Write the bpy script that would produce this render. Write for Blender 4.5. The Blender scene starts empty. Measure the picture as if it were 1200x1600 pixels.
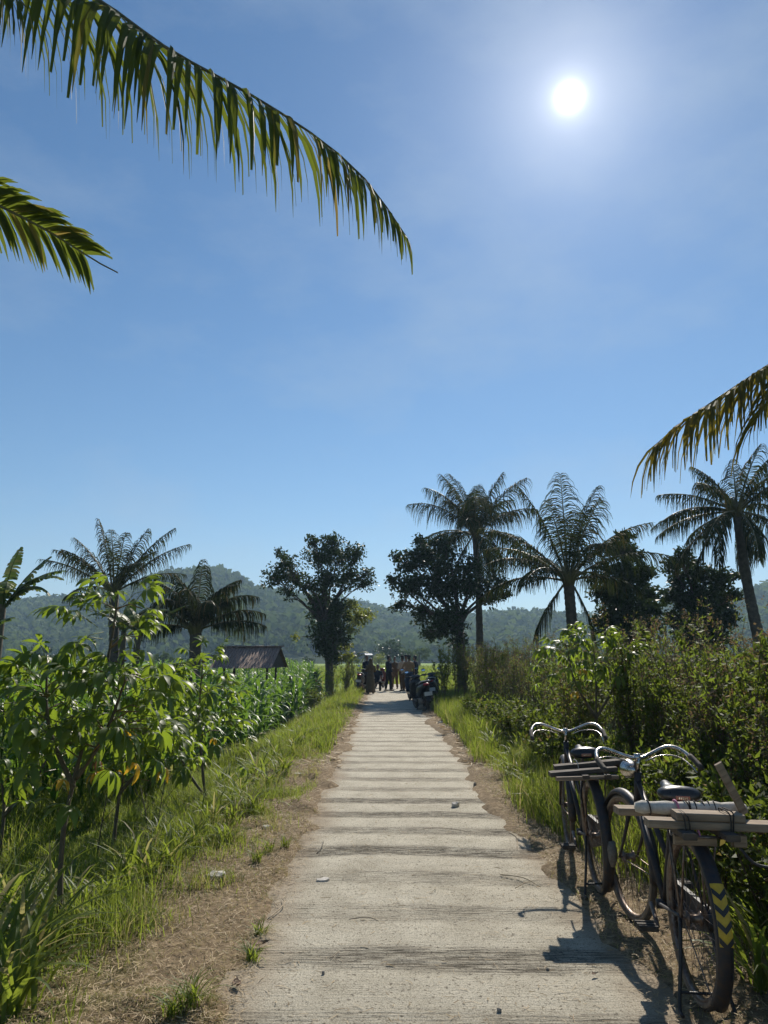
import bpy, math, random
import numpy as np
from mathutils import Vector, Matrix, Quaternion

random.seed(7)
RNG = np.random.default_rng(7)
SC = bpy.context.scene
COL = SC.collection
R = math.radians
PI = math.pi

# ------------------------------------------------------------------ camera
FPX, CX, CY, CAM_H = 1156.0, 600.0, 800.0, 1.53     # photo pixels (1200 x 1600)
PITCH = math.atan(229.0 / FPX)
cam_d = bpy.data.cameras.new('camera')
cam_d.sensor_fit = 'VERTICAL'; cam_d.sensor_height = 36.0
cam_d.lens = 36.0 * FPX / 1600.0
cam_d.clip_start = 0.05; cam_d.clip_end = 9000
cam = bpy.data.objects.new('camera', cam_d); COL.objects.link(cam)
cam.location = (0, 0, CAM_H); cam.rotation_euler = (PI / 2 + PITCH, 0, 0)
SC.camera = cam

def ray(px, py):
    u, v = (px - CX) / FPX, (py - CY) / FPX
    return Vector((u, math.cos(PITCH) + math.sin(PITCH) * v, math.sin(PITCH) - math.cos(PITCH) * v))
def at(px, py, Y):                      # the point at distance Y that this pixel looks at
    d = ray(px, py); k = Y / d.y
    return Vector((d.x * k, Y, CAM_H + d.z * k))
def gnd(px, py, z=0.0):                 # the ground point that this pixel looks at
    d = ray(px, py); k = (z - CAM_H) / d.z
    return Vector((d.x * k, d.y * k, z))

# ------------------------------------------------------------------ light
SUN = ray(890, 152).normalized()
SUN_EL = math.asin(SUN.z); SUN_AZ = math.atan2(SUN.x, SUN.y)
w = bpy.data.worlds.new('World'); SC.world = w; w.use_nodes = True
nt = w.node_tree; nt.nodes.clear()
N, L = nt.nodes.new, nt.links.new
sky = N('ShaderNodeTexSky'); sky.sky_type = 'NISHITA'; sky.sun_disc = False
sky.sun_elevation = SUN_EL; sky.sun_rotation = SUN_AZ
sky.altitude = 0; sky.air_density = 1.0; sky.dust_density = 0.05; sky.ozone_density = 2.2
tc = N('ShaderNodeTexCoord')
# thin high cloud veil
mp = N('ShaderNodeMapping'); mp.inputs['Scale'].default_value = (2.2, 2.2, 4.6); mp.inputs['Rotation'].default_value = (0.3, 0.5, 0.2)
L(tc.outputs['Generated'], mp.inputs['Vector'])
nz = N('ShaderNodeTexNoise'); nz.inputs['Scale'].default_value = 1.7; nz.inputs['Detail'].default_value = 7; nz.inputs['Roughness'].default_value = 0.58
L(mp.outputs[0], nz.inputs['Vector'])
cr = N('ShaderNodeValToRGB'); cr.color_ramp.elements[0].position = 0.48; cr.color_ramp.elements[1].position = 0.85
cr.color_ramp.elements[0].color = (0, 0, 0, 1); cr.color_ramp.elements[1].color = (0.42, 0.42, 0.42, 1)
L(nz.outputs[0], cr.inputs[0])
hs = N('ShaderNodeHueSaturation'); hs.inputs['Saturation'].default_value = 1.22; L(sky.outputs[0], hs.inputs['Color'])
cm = N('ShaderNodeMixRGB'); L(cr.outputs[0], cm.inputs[0]); L(hs.outputs[0], cm.inputs[1]); cm.inputs[2].default_value = (4.6, 5.6, 6.8, 1)
bg = N('ShaderNodeBackground'); L(cm.outputs[0], bg.inputs[0]); bg.inputs[1].default_value = 0.066
# the sun and its aureole
dp = N('ShaderNodeVectorMath'); dp.operation = 'DOT_PRODUCT'; L(tc.outputs['Generated'], dp.inputs[0]); dp.inputs[1].default_value = SUN
mx = N('ShaderNodeMath'); mx.operation = 'MAXIMUM'; L(dp.outputs['Value'], mx.inputs[0]); mx.inputs[1].default_value = 0
glow = None
for n_, a_, c_ in ((21000, 3.5, (1, .98, .93)), (3400, .36, (1, .97, .90)), (420, .17, (1, .96, .88)), (110, .14, (1, .97, .92)), (26, .05, (.85, .93, 1.0))):
    p = N('ShaderNodeMath'); p.operation = 'POWER'; L(mx.outputs[0], p.inputs[0]); p.inputs[1].default_value = n_
    s = N('ShaderNodeMath'); s.operation = 'MULTIPLY'; L(p.outputs[0], s.inputs[0]); s.inputs[1].default_value = a_
    b = N('ShaderNodeBackground'); b.inputs[0].default_value = (*c_, 1); L(s.outputs[0], b.inputs[1])
    if glow is None: glow = b
    else:
        ad = N('ShaderNodeAddShader'); L(glow.outputs[0], ad.inputs[0]); L(b.outputs[0], ad.inputs[1]); glow = ad
ad = N('ShaderNodeAddShader'); L(bg.outputs[0], ad.inputs[0]); L(glow.outputs[0], ad.inputs[1])
ow = N('ShaderNodeOutputWorld'); L(ad.outputs[0], ow.inputs[0])
sl = bpy.data.lights.new('sun', 'SUN'); sl.energy = 4.6; sl.angle = R(0.55); sl.color = (1.0, .93, .82)
so = bpy.data.objects.new('sun', sl); COL.objects.link(so)
so.location = (20, 60, 60); so.rotation_euler = (-SUN).to_track_quat('-Z', 'Y').to_euler()
SC.view_settings.view_transform = 'Standard'; SC.view_settings.look = 'None'
SC.view_settings.exposure = 0.48; SC.view_settings.gamma = 1.0; SC.view_settings.use_curve_mapping = False
SC.cycles.max_bounces = 5; SC.cycles.diffuse_bounces = 2; SC.cycles.glossy_bounces = 2
SC.cycles.transmission_bounces = 3; SC.cycles.volume_bounces = 0; SC.cycles.transparent_max_bounces = 6
SC.cycles.use_denoising = True; SC.cycles.use_adaptive_sampling = True; SC.cycles.adaptive_threshold = .015; SC.cycles.sample_clamp_indirect = 6.0

# ------------------------------------------------------------------ helpers
def tag(o, label=None, cat=None, group=None, kind=None):
    if label: o['label'] = label
    if cat: o['category'] = cat
    if group: o['group'] = group
    if kind: o['kind'] = kind
    return o
def empty(name, loc=(0, 0, 0), rz=0.0):
    o = bpy.data.objects.new(name, None); COL.objects.link(o)
    o.location = loc; o.rotation_euler = (0, 0, rz); o.empty_display_size = .2
    return o
def link(name, me, parent=None, loc=None):
    o = bpy.data.objects.new(name, me); COL.objects.link(o)
    if parent is not None: o.parent = parent
    if loc is not None: o.location = loc
    return o
def np_mesh(name, V, F, mat=None, smooth=False, tint=None):
    V = np.ascontiguousarray(V, np.float32); F = np.ascontiguousarray(F, np.int32)
    me = bpy.data.meshes.new(name)
    me.vertices.add(len(V)); me.vertices.foreach_set('co', V.ravel())
    k = F.shape[1]
    me.loops.add(F.size); me.loops.foreach_set('vertex_index', F.ravel())
    me.polygons.add(len(F)); me.polygons.foreach_set('loop_start', np.arange(0, F.size, k, dtype=np.int32))
    if smooth: me.polygons.foreach_set('use_smooth', np.ones(len(F), bool))
    me.update(calc_edges=True)
    if tint is not None:
        a = me.attributes.new('tint', 'FLOAT', 'POINT'); a.data.foreach_set('value', np.ascontiguousarray(tint, np.float32))
    if mat: me.materials.append(mat)
    return me

class MB:
    """collects shapes, built as one mesh"""
    def __init__(s): s.v = []; s.f = []; s.t = []
    def add(s, vs, fs, tint=0.0):
        b = len(s.v); s.v += [tuple(v) for v in vs]; s.f += [tuple(i + b for i in f) for f in fs]; s.t += [tint] * len(vs)
    def box(s, c, h, rot=None, tint=0.0):
        c = Vector(c); vs = []
        for x in (-1, 1):
            for y in (-1, 1):
                for z in (-1, 1):
                    p = Vector((x * h[0], y * h[1], z * h[2]))
                    if rot is not None: p = rot @ p
                    vs.append(c + p)
        s.add(vs, [(0, 1, 3, 2), (4, 6, 7, 5), (0, 4, 5, 1), (2, 3, 7, 6), (0, 2, 6, 4), (1, 5, 7, 3)], tint); return s
    def bevbox(s, c, h, bev, rot=None):
        # box whose long-axis edges are chamfered
        c = Vector(c); a = max(range(3), key=lambda i: h[i]); i, j = [k for k in range(3) if k != a]
        ring = [(-1, -1, 1, 0), (-1, -1, 0, 1), (-1, 1, 0, -1), (-1, 1, 1, 0), (1, 1, -1, 0), (1, 1, 0, -1), (1, -1, 0, 1), (1, -1, -1, 0)]
        vs = []
        for sd in (-1, 1):
            for (p, q, bi, bj) in ring:
                v = [0, 0, 0]; v[a] = sd * h[a]; v[i] = p * h[i] + bi * bev; v[j] = q * h[j] + bj * bev
                v = Vector(v); vs.append(c + (rot @ v if rot is not None else v))
        n = 8
        s.add(vs, [tuple(range(n)), tuple(range(2 * n - 1, n - 1, -1))] + [(k, k + n, (k + 1) % n + n, (k + 1) % n) for k in range(n)]); return s
    def tube(s, pts, rad, n=8, cap=True, sq=None, tint=0.0):
        pts = [Vector(p) for p in pts]; m = len(pts)
        if not hasattr(rad, '__len__'): rad = [rad] * m
        T = [(pts[min(i + 1, m - 1)] - pts[max(i - 1, 0)]).normalized() for i in range(m)]
        u = T[0].cross(Vector((0, 0, 1)))
        if u.length < .1: u = T[0].cross(Vector((0, 1, 0)))
        u.normalize(); vs = []
        for i in range(m):
            u = (u - T[i] * u.dot(T[i])).normalized(); q = T[i].cross(u)
            for k in range(n):
                a = 2 * PI * k / n
                ra, rb = (rad[i], rad[i]) if sq is None else (rad[i] * sq[0], rad[i] * sq[1])
                vs.append(pts[i] + u * (math.cos(a) * ra) + q * (math.sin(a) * rb))
        fs = [(i * n + k, i * n + (k + 1) % n, (i + 1) * n + (k + 1) % n, (i + 1) * n + k) for i in range(m - 1) for k in range(n)]
        if cap: fs += [tuple(range(n - 1, -1, -1)), tuple(range((m - 1) * n, m * n))]
        s.add(vs, fs, tint); return s
    def loft(s, secs, n=16, p=2.0, cap=True):
        # secs: (centre, U half vector, V half vector); superellipse exponent p
        vs = []
        for c, U, V_ in secs:
            c, U, V_ = Vector(c), Vector(U), Vector(V_)
            for k in range(n):
                a = 2 * PI * k / n; ca, sa = math.cos(a), math.sin(a)
                vs.append(c + U * (math.copysign(abs(ca) ** (2 / p), ca)) + V_ * (math.copysign(abs(sa) ** (2 / p), sa)))
        m = len(secs)
        fs = [(i * n + k, i * n + (k + 1) % n, (i + 1) * n + (k + 1) % n, (i + 1) * n + k) for i in range(m - 1) for k in range(n)]
        if cap: fs += [tuple(range(n - 1, -1, -1)), tuple(range((m - 1) * n, m * n))]
        s.add(vs, fs); return s
    def torus(s, c, ax, R_, r, n=40, k=8, sq=1.0, prof=None):
        c = Vector(c); ax = Vector(ax).normalized(); u = ax.orthogonal().normalized(); q = ax.cross(u); vs = []
        pr = prof or [(math.cos(2 * PI * j / k) * r, math.sin(2 * PI * j / k) * r * sq) for j in range(k)]
        k = len(pr)
        for i in range(n):
            a = 2 * PI * i / n; d = u * math.cos(a) + q * math.sin(a)
            for (pr_, pa_) in pr: vs.append(c + d * (R_ + pr_) + ax * pa_)
        s.add(vs, [(i * k + j, i * k + (j + 1) % k, ((i + 1) % n) * k + (j + 1) % k, ((i + 1) % n) * k + j) for i in range(n) for j in range(k)]); return s
    def strip(s, pts, ws, wd, fold=0.0, nrm=None, tint=0.0):
        # ribbon along pts, half widths ws along wd; 3 verts across when folded
        vs = []; m = len(pts); k = 3 if fold else 2
        for i in range(m):
            p = Vector(pts[i]); d = wd[i] if isinstance(wd, list) else wd
            if fold:
                nn = nrm[i] if isinstance(nrm, list) else nrm
                vs += [p - d * ws[i] + nn * (fold * ws[i]), p, p + d * ws[i] + nn * (fold * ws[i])]
            else: vs += [p - d * ws[i], p + d * ws[i]]
        s.add(vs, [(i * k + j, i * k + j + 1, (i + 1) * k + j + 1, (i + 1) * k + j) for i in range(m - 1) for j in range(k - 1)], tint); return s
    def mesh(s, name, mat=None, smooth=False):
        me = bpy.data.meshes.new(name); me.from_pydata(s.v, [], s.f)
        if any(s.t):
            a = me.attributes.new('tint', 'FLOAT', 'POINT'); a.data.foreach_set('value', s.t)
        if smooth: me.polygons.foreach_set('use_smooth', [True] * len(me.polygons))
        me.update()
        if mat: me.materials.append(mat)
        return me
    def build(s, name, mat, parent=None, smooth=False, loc=None):
        return link(name, s.mesh(name, mat, smooth), parent, loc)

def copy_tree(o, parent=None):
    c = o.copy(); COL.objects.link(c)
    if parent is not None: c.parent = parent
    for ch in list(o.children): copy_tree(ch, c)
    return c

def catmull(P, n):
    P = [Vector(p) for p in P]; P = [P[0] * 2 - P[1]] + P + [P[-1] * 2 - P[-2]]; out = []
    segs = len(P) - 3
    for i in range(n + 1):
        t = i / n * segs; k = min(int(t), segs - 1); t -= k
        a, b, c, d = P[k:k + 4]
        out.append(.5 * ((2 * b) + (c - a) * t + (2 * a - 5 * b + 4 * c - d) * t * t + (3 * b - a - 3 * c + d) * t ** 3))
    return out

def _h(ix, iy, s):
    v = np.sin(ix * 127.1 + iy * 311.7 + s * 74.7) * 43758.5453
    return v - np.floor(v)
def vnoise(x, y, s=0):
    x = np.asarray(x, float); y = np.asarray(y, float)
    ix, iy = np.floor(x), np.floor(y); fx, fy = x - ix, y - iy
    fx = fx * fx * (3 - 2 * fx); fy = fy * fy * (3 - 2 * fy)
    a = _h(ix, iy, s) * (1 - fx) + _h(ix + 1, iy, s) * fx
    b = _h(ix, iy + 1, s) * (1 - fx) + _h(ix + 1, iy + 1, s) * fx
    return a * (1 - fy) + b * fy
def fbm(x, y, s=0, o=4):
    r = 0; a = .5; t = 0
    for i in range(o):
        r = r + a * vnoise(np.asarray(x) * 2 ** i, np.asarray(y) * 2 ** i, s + i); t += a; a *= .5
    return r / t

# ------------------------------------------------------------------ materials
MATS = {}
def _nodes(name):
    m = bpy.data.materials.new(name); m.use_nodes = True; MATS[name] = m
    t = m.node_tree; b = t.nodes['Principled BSDF']; return m, t, b, t.nodes['Material Output']
def _noise(t, scale, detail=4, rough=.6, coord='Object', stretch=None):
    c = t.nodes.new('ShaderNodeTexCoord'); n = t.nodes.new('ShaderNodeTexNoise')
    n.inputs['Scale'].default_value = scale; n.inputs['Detail'].default_value = detail; n.inputs['Roughness'].default_value = rough
    if stretch:
        mp = t.nodes.new('ShaderNodeMapping'); mp.inputs['Scale'].default_value = stretch
        t.links.new(c.outputs[coord], mp.inputs[0]); t.links.new(mp.outputs[0], n.inputs['Vector'])
    else: t.links.new(c.outputs[coord], n.inputs['Vector'])
    return n
def _ramp(t, src, stops):
    r = t.nodes.new('ShaderNodeValToRGB'); e = r.color_ramp.elements
    e[0].position, e[0].color = stops[0][0], (*stops[0][1], 1); e[1].position, e[1].color = stops[-1][0], (*stops[-1][1], 1)
    for p, c in stops[1:-1]:
        k = e.new(p); k.color = (*c, 1)
    t.links.new(src, r.inputs[0]); return r
def _mix(t, f, a, b, mode='MIX'):
    m = t.nodes.new('ShaderNodeMixRGB'); m.blend_type = mode
    for i, v in enumerate((f, a, b)):
        if isinstance(v, (int, float)): m.inputs[i].default_value = v
        elif isinstance(v, tuple): m.inputs[i].default_value = (*v, 1)
        else: t.links.new(v, m.inputs[i])
    return m.outputs[0]
def _bump(t, b, src, strength=.3, dist=.01):
    k = t.nodes.new('ShaderNodeBump'); k.inputs['Strength'].default_value = strength; k.inputs['Distance'].default_value = dist
    t.links.new(src, k.inputs['Height']); t.links.new(k.outputs[0], b.inputs['Normal']); return k

def solid(name, c1, c2=None, rough=.6, metal=0.0, scale=12, bump=.15, spec=.5, stretch=None, coat=0.0, dist=.004):
    m, t, b, o = _nodes(name); c2 = c2 or tuple(x * .6 for x in c1)
    n = _noise(t, scale, 5, .65, stretch=stretch)
    r = _ramp(t, n.outputs[0], [(.3, c2), (.7, c1)]); t.links.new(r.outputs[0], b.inputs['Base Color'])
    b.inputs['Metallic'].default_value = metal; b.inputs['Specular IOR Level'].default_value = spec; b.inputs['Coat Weight'].default_value = coat
    n2 = _noise(t, scale * 3.1, 3)
    rr = t.nodes.new('ShaderNodeMapRange'); rr.inputs['To Min'].default_value = max(.05, rough - .12); rr.inputs['To Max'].default_value = min(1, rough + .15)
    t.links.new(n2.outputs[0], rr.inputs[0]); t.links.new(rr.outputs[0], b.inputs['Roughness'])
    if bump: _bump(t, b, n.outputs[0], bump, dist)
    return m

def leaf(name, c1, c2, tr, trans=.42, rough=.42, dry=(.30, .22, .08), scale=2.0, spec=.5):
    """leaf: two greens by noise and by object, dead colour where the tint attribute says so, light passing through"""
    m, t, b, o = _nodes(name)
    n = _noise(t, scale, 3)
    oi = t.nodes.new('ShaderNodeObjectInfo')
    g = t.nodes.new('ShaderNodeNewGeometry')
    f = t.nodes.new('ShaderNodeMath'); f.operation = 'MULTIPLY_ADD'; f.inputs[1].default_value = .45
    t.links.new(g.outputs['Random Per Island'], f.inputs[0]); 
    a0 = t.nodes.new('ShaderNodeMath'); a0.operation = 'MULTIPLY'; a0.inputs[1].default_value = .3; t.links.new(oi.outputs['Random'], a0.inputs[0])
    a1 = t.nodes.new('ShaderNodeMath'); a1.operation = 'MULTIPLY_ADD'; a1.inputs[1].default_value = .45; t.links.new(n.outputs[0], a1.inputs[0]); t.links.new(a0.outputs[0], a1.inputs[2])
    t.links.new(a1.outputs[0], f.inputs[2])
    r = _ramp(t, f.outputs[0], [(.25, c2), (.85, c1)])
    at_ = t.nodes.new('ShaderNodeAttribute'); at_.attribute_name = 'tint'
    col = _mix(t, at_.outputs['Fac'], r.outputs[0], dry)
    t.links.new(col, b.inputs['Base Color']); b.inputs['Roughness'].default_value = rough; b.inputs['Specular IOR Level'].default_value = spec
    tl = t.nodes.new('ShaderNodeBsdfTranslucent')
    r2 = _ramp(t, f.outputs[0], [(.25, tuple(x * .75 for x in tr)), (.85, tr)])
    tcol = _mix(t, at_.outputs['Fac'], r2.outputs[0], tuple(min(1, x * 1.35) for x in dry))
    t.links.new(tcol, tl.inputs[0])
    ms = t.nodes.new('ShaderNodeMixShader'); ms.inputs[0].default_value = trans
    t.links.new(b.outputs[0], ms.inputs[1]); t.links.new(tl.outputs[0], ms.inputs[2]); t.links.new(ms.outputs[0], o.inputs[0])
    return m
# ------------------------------------------------------------------ the ground
RX0, RX1 = -0.68, 1.26           # edges of the concrete path
def sstep(a, b, x):
    t = np.clip((x - a) / (b - a), 0, 1); return t * t * (3 - 2 * t)
def ground_h(x, y):
    x = np.asarray(x, float); y = np.asarray(y, float)
    wl = RX0 + .05 + .26 * (fbm(y * 1.3, y * 0 + 3, 5, 5) - .5); wr = RX1 - .02 - .17 * sstep(4.3, 7.5, y) + .34 * (fbm(y * 1.1, y * 0 + 9, 8, 5) - .5)
    off = np.maximum(wl - x, x - wr)                       # distance outside the path
    h = -.05 + .064 * sstep(-.06, .12, off) + .05 * sstep(-.30, .0, off) * np.clip(fbm(x * 3.3, y * 2.2, 19) - .52, 0, 1) * 4
    far = sstep(60, 30, y)
    h = h + sstep(.0, .5, off) * (.045 * (fbm(x * 1.7, y * 1.7, 11) - .4) + .02 * (fbm(x * 7, y * 7, 17) - .5)) * far
    h = h - (.24 + .55 * sstep(8, 22, y)) * sstep(-1.5, -3.4, x) + .06 * sstep(1.5, 2.4, x) - .2 * sstep(3.5, 7, x)
    end = sstep(47, 50, y)
    h = h * (1 - end) + (-.12 + .1 * (fbm(x * .03, y * .03, 3) - .5)) * end
    return h
def gh(x, y): return float(ground_h(x, y))

def grow(a, b, s0, k):
    out = [a]; s = s0
    while out[-1] < b: out.append(out[-1] + s); s *= k
    return out
gx = np.array(sorted(set([-v for v in grow(5.2, 1600, .12, 1.12)] + list(np.arange(-5.13, 4.6, .08)) + grow(4.62, 1600, .12, 1.12))))
gy = np.array(sorted(set([-v for v in grow(0, 200, .5, 1.2)][1:] + list(np.arange(0, 1.8, .3)) + list(np.arange(1.8, 13, .08)) + list(np.arange(13, 52, .22)) + grow(52.1, 1600, .4, 1.1))))
GX, GY = np.meshgrid(gx, gy)
GZ = ground_h(GX, GY)
V = np.stack([GX, GY, GZ], -1).reshape(-1, 3)
nxg, nyg = len(gx), len(gy)
idx = np.arange(nxg * nyg).reshape(nyg, nxg)
Fq = np.stack([idx[:-1, :-1], idx[:-1, 1:], idx[1:, 1:], idx[1:, :-1]], -1).reshape(-1, 4)
m, t, b, o = _nodes('ground')
tcn = t.nodes.new('ShaderNodeTexCoord'); sx = t.nodes.new('ShaderNodeSeparateXYZ'); t.links.new(tcn.outputs['Object'], sx.inputs[0])
n1 = _noise(t, 1.3, 6, .65); n2 = _noise(t, 22, 6, .7); n3 = _noise(t, .02, 4, .5); n4 = _noise(t, 90, 4, .7)
soil = _ramp(t, n2.outputs[0], [(.3, (.095, .066, .038)), (.5, (.19, .138, .082)), (.7, (.33, .25, .155))]).outputs[0]
green = _ramp(t, n2.outputs[0], [(.3, (.030, .045, .010)), (.7, (.10, .13, .03))]).outputs[0]
paddy = _ramp(t, n3.outputs[0], [(.35, (.15, .24, .035)), (.65, (.26, .32, .06))]).outputs[0]
ax = t.nodes.new('ShaderNodeMath'); ax.operation = 'SUBTRACT'; t.links.new(sx.outputs['X'], ax.inputs[0]); ax.inputs[1].default_value = (RX0 + RX1) / 2
ab = t.nodes.new('ShaderNodeMath'); ab.operation = 'ABSOLUTE'; t.links.new(ax.outputs[0], ab.inputs[0])
nn = t.nodes.new('ShaderNodeMath'); nn.operation = 'MULTIPLY_ADD'; t.links.new(n1.outputs[0], nn.inputs[0]); nn.inputs[1].default_value = -1.5; t.links.new(ab.outputs[0], nn.inputs[2])
mr = t.nodes.new('ShaderNodeMapRange'); t.links.new(nn.outputs[0], mr.inputs[0]); mr.inputs['From Min'].default_value = .75; mr.inputs['From Max'].default_value = 1.7
c1 = _mix(t, mr.outputs[0], soil, green)
my = t.nodes.new('ShaderNodeMapRange'); t.links.new(sx.outputs['Y'], my.inputs[0]); my.inputs['From Min'].default_value = 40; my.inputs['From Max'].default_value = 55
c2 = _mix(t, my.outputs[0], c1, paddy)
t.links.new(c2, b.inputs['Base Color']); b.inputs['Roughness'].default_value = .95; b.inputs['Specular IOR Level'].default_value = .15
hm = _mix(t, .5, n2.outputs[0], n4.outputs[0]); _bump(t, b, hm, .7, .02)
GROUND = link('ground', np_mesh('ground', V, Fq, m, True)); tag(GROUND, kind='structure')

# ------------------------------------------------------------------ the concrete path: waves and raked bands are in the mesh
def road_phase(x, y):
    return y + .22 * (fbm(x * .9, y * .5, 21, 3) - .5) + .18 * (fbm(y * .45 + 7, x * 0 + 2, 23, 2) - .5) + .03 * x
def road_h(x, y):
    ph = road_phase(x, y)
    per = .74
    k = np.floor(ph / per); amp = .5 + .9 * _h(k, k * 0, 31)
    wv = np.sin(2 * PI * ph / per)
    band = sstep(-.35, .6, -np.sin(2 * PI * ph / per + .9)) * amp
    rake = np.sin(2 * PI * (y + .015 * (fbm(x * 3, y * 6, 41, 2) - .5)) / .034 + 2.5 * fbm(x * 2.2, y * 8, 47, 2))
    rg = fbm(x * 14, y * 60, 53, 3) - .5
    fine = sstep(16, 7, y)
    return .0055 * wv * (.6 + .5 * amp) + fine * band * (.0026 * rake + .008 * rg) + .012 * (fbm(x * 1.1, y * .8, 61) - .5) * sstep(.1, .5, y) + .004 * fine * (fbm(x * 18, y * 22, 66, 2) - .5)
ry = np.array(list(np.arange(-1.0, 2.2, .2)) + list(np.arange(2.2, 9, .0075)) + list(np.arange(9, 18, .03)) + list(np.arange(18, 46.5, .12)))
rx = np.linspace(RX0 - .10, RX1 + .16, 52)
X, Y = np.meshgrid(rx, ry); Z = road_h(X, Y) + .0
Vr = np.stack([X, Y, Z], -1).reshape(-1, 3); nx, ny = len(rx), len(ry)
idx = np.arange(nx * ny).reshape(ny, nx)
Fr = np.stack([idx[:-1, :-1], idx[:-1, 1:], idx[1:, 1:], idx[1:, :-1]], -1).reshape(-1, 4)
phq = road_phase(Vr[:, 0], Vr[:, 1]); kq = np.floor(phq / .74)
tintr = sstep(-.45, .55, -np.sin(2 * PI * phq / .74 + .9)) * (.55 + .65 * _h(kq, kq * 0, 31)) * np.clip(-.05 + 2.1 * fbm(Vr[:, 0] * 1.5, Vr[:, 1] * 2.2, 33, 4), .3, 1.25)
m, t, b, o = _nodes('concrete')
n1 = _noise(t, 3.0, 6, .62); n2 = _noise(t, 120, 4, .75); n3 = _noise(t, 1.0, 6, .75, stretch=(4.5, 60, 1)); n4 = _noise(t, .9, 4); n5 = _noise(t, 46, 3, .6)
base = _ramp(t, n1.outputs[0], [(.28, (.39, .35, .265)), (.5, (.515, .47, .37)), (.72, (.60, .555, .445))]).outputs[0]
grain = _ramp(t, n2.outputs[0], [(.34, (.38, .36, .33)), (.48, (.92, .91, .90)), (.66, (1.14, 1.13, 1.11))]).outputs[0]
base = _mix(t, 1.0, base, grain, 'MULTIPLY')
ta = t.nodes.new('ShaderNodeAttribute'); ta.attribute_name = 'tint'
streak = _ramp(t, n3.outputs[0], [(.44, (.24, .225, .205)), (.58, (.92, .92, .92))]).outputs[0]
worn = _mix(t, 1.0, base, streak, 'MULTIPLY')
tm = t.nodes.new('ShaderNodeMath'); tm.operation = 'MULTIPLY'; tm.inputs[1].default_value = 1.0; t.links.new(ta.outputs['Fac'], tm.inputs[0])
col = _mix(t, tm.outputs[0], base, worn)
pit = _ramp(t, n5.outputs[0], [(.33, (.22, .20, .18)), (.41, (1, 1, 1))]).outputs[0]
col = _mix(t, .8, col, pit, 'MULTIPLY')
sxr = t.nodes.new('ShaderNodeSeparateXYZ'); tcr = t.nodes.new('ShaderNodeTexCoord'); t.links.new(tcr.outputs['Object'], sxr.inputs[0])
e1 = t.nodes.new('ShaderNodeMath'); e1.operation = 'SUBTRACT'; t.links.new(sxr.outputs['X'], e1.inputs[0]); e1.inputs[1].default_value = (RX0 + RX1) / 2
e2 = t.nodes.new('ShaderNodeMath'); e2.operation = 'ABSOLUTE'; t.links.new(e1.outputs[0], e2.inputs[0])
e3 = t.nodes.new('ShaderNodeMath'); e3.operation = 'MULTIPLY_ADD'; t.links.new(n4.outputs[0], e3.inputs[0]); e3.inputs[1].default_value = .5; t.links.new(e2.outputs[0], e3.inputs[2])
e4 = t.nodes.new('ShaderNodeMapRange'); t.links.new(e3.outputs[0], e4.inputs[0]); e4.inputs['From Min'].default_value = 1.0; e4.inputs['From Max'].default_value = 1.28; e4.inputs['To Max'].default_value = .75
col = _mix(t, e4.outputs[0], col, (.29, .215, .14))
t.links.new(col, b.inputs['Base Color']); b.inputs['Roughness'].default_value = .9; b.inputs['Specular IOR Level'].default_value = .25
hb = _mix(t, .5, n2.outputs[0], n3.outputs[0]); _bump(t, b, hb, 1.0, .016)
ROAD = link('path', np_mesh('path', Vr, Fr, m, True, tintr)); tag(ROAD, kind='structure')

# ------------------------------------------------------------------ wooded hills
ridge_px = [(-900, 975), (-500, 950), (-100, 935), (0, 935), (60, 922), (120, 925), (200, 912), (240, 897), (290, 890), (335, 893), (400, 911), (440, 921), (500, 928), (560, 932), (620, 948), (700, 957), (760, 952), (850, 950), (940, 954), (1040, 932), (1120, 918), (1200, 903), (1400, 890), (1900, 940), (2300, 975)]
RD = 640.0
ra = np.array([math.atan2(ray(x, y).x, ray(x, y).y) for x, y in ridge_px])
rh = np.array([CAM_H + RD * ray(x, y).z / math.hypot(ray(x, y).x, ray(x, y).y) for x, y in ridge_px]) - 14.0
def hill_h(th, r):
    H = np.interp(th, ra, rh)
    r0 = 270 + 60 * fbm(th * 6, th * 0, 3, 2) - 60 * np.exp(-((th + .1) / .16) ** 2)
    up = np.clip((r - r0) / (RD - r0), 0, 1); prof = np.where(r < RD, np.sin(up * PI / 2) ** 1.25, 1 - .7 * sstep(RD, 1000, r))
    fold = (fbm(th * 9 + 5, r * .006, 13, 4) - .5) * .42 * np.sin(np.pi * np.clip(up, 0, 1))
    return H * np.clip(prof + fold, 0, None) - 1.2
th = np.linspace(-.86, .86, 220); rr = np.linspace(200, 1050, 90)
TH, RR = np.meshgrid(th, rr); HZ = hill_h(TH, RR); HZ[0, :] = -1.5
V = np.stack([np.sin(TH) * RR, np.cos(TH) * RR, HZ], -1).reshape(-1, 3)
idx = np.arange(len(th) * len(rr)).reshape(len(rr), len(th))
Fh = np.stack([idx[:-1, :-1], idx[:-1, 1:], idx[1:, 1:], idx[1:, :-1]], -1).reshape(-1, 4)
mh = solid('hill_scrub', (.045, .062, .022), (.018, .028, .011), .95, scale=.06, bump=.8, spec=.02, dist=2.0)
link('hills', np_mesh('hills', V, Fh, mh, True)); bpy.data.objects['hills']['kind'] = 'structure'

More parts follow.
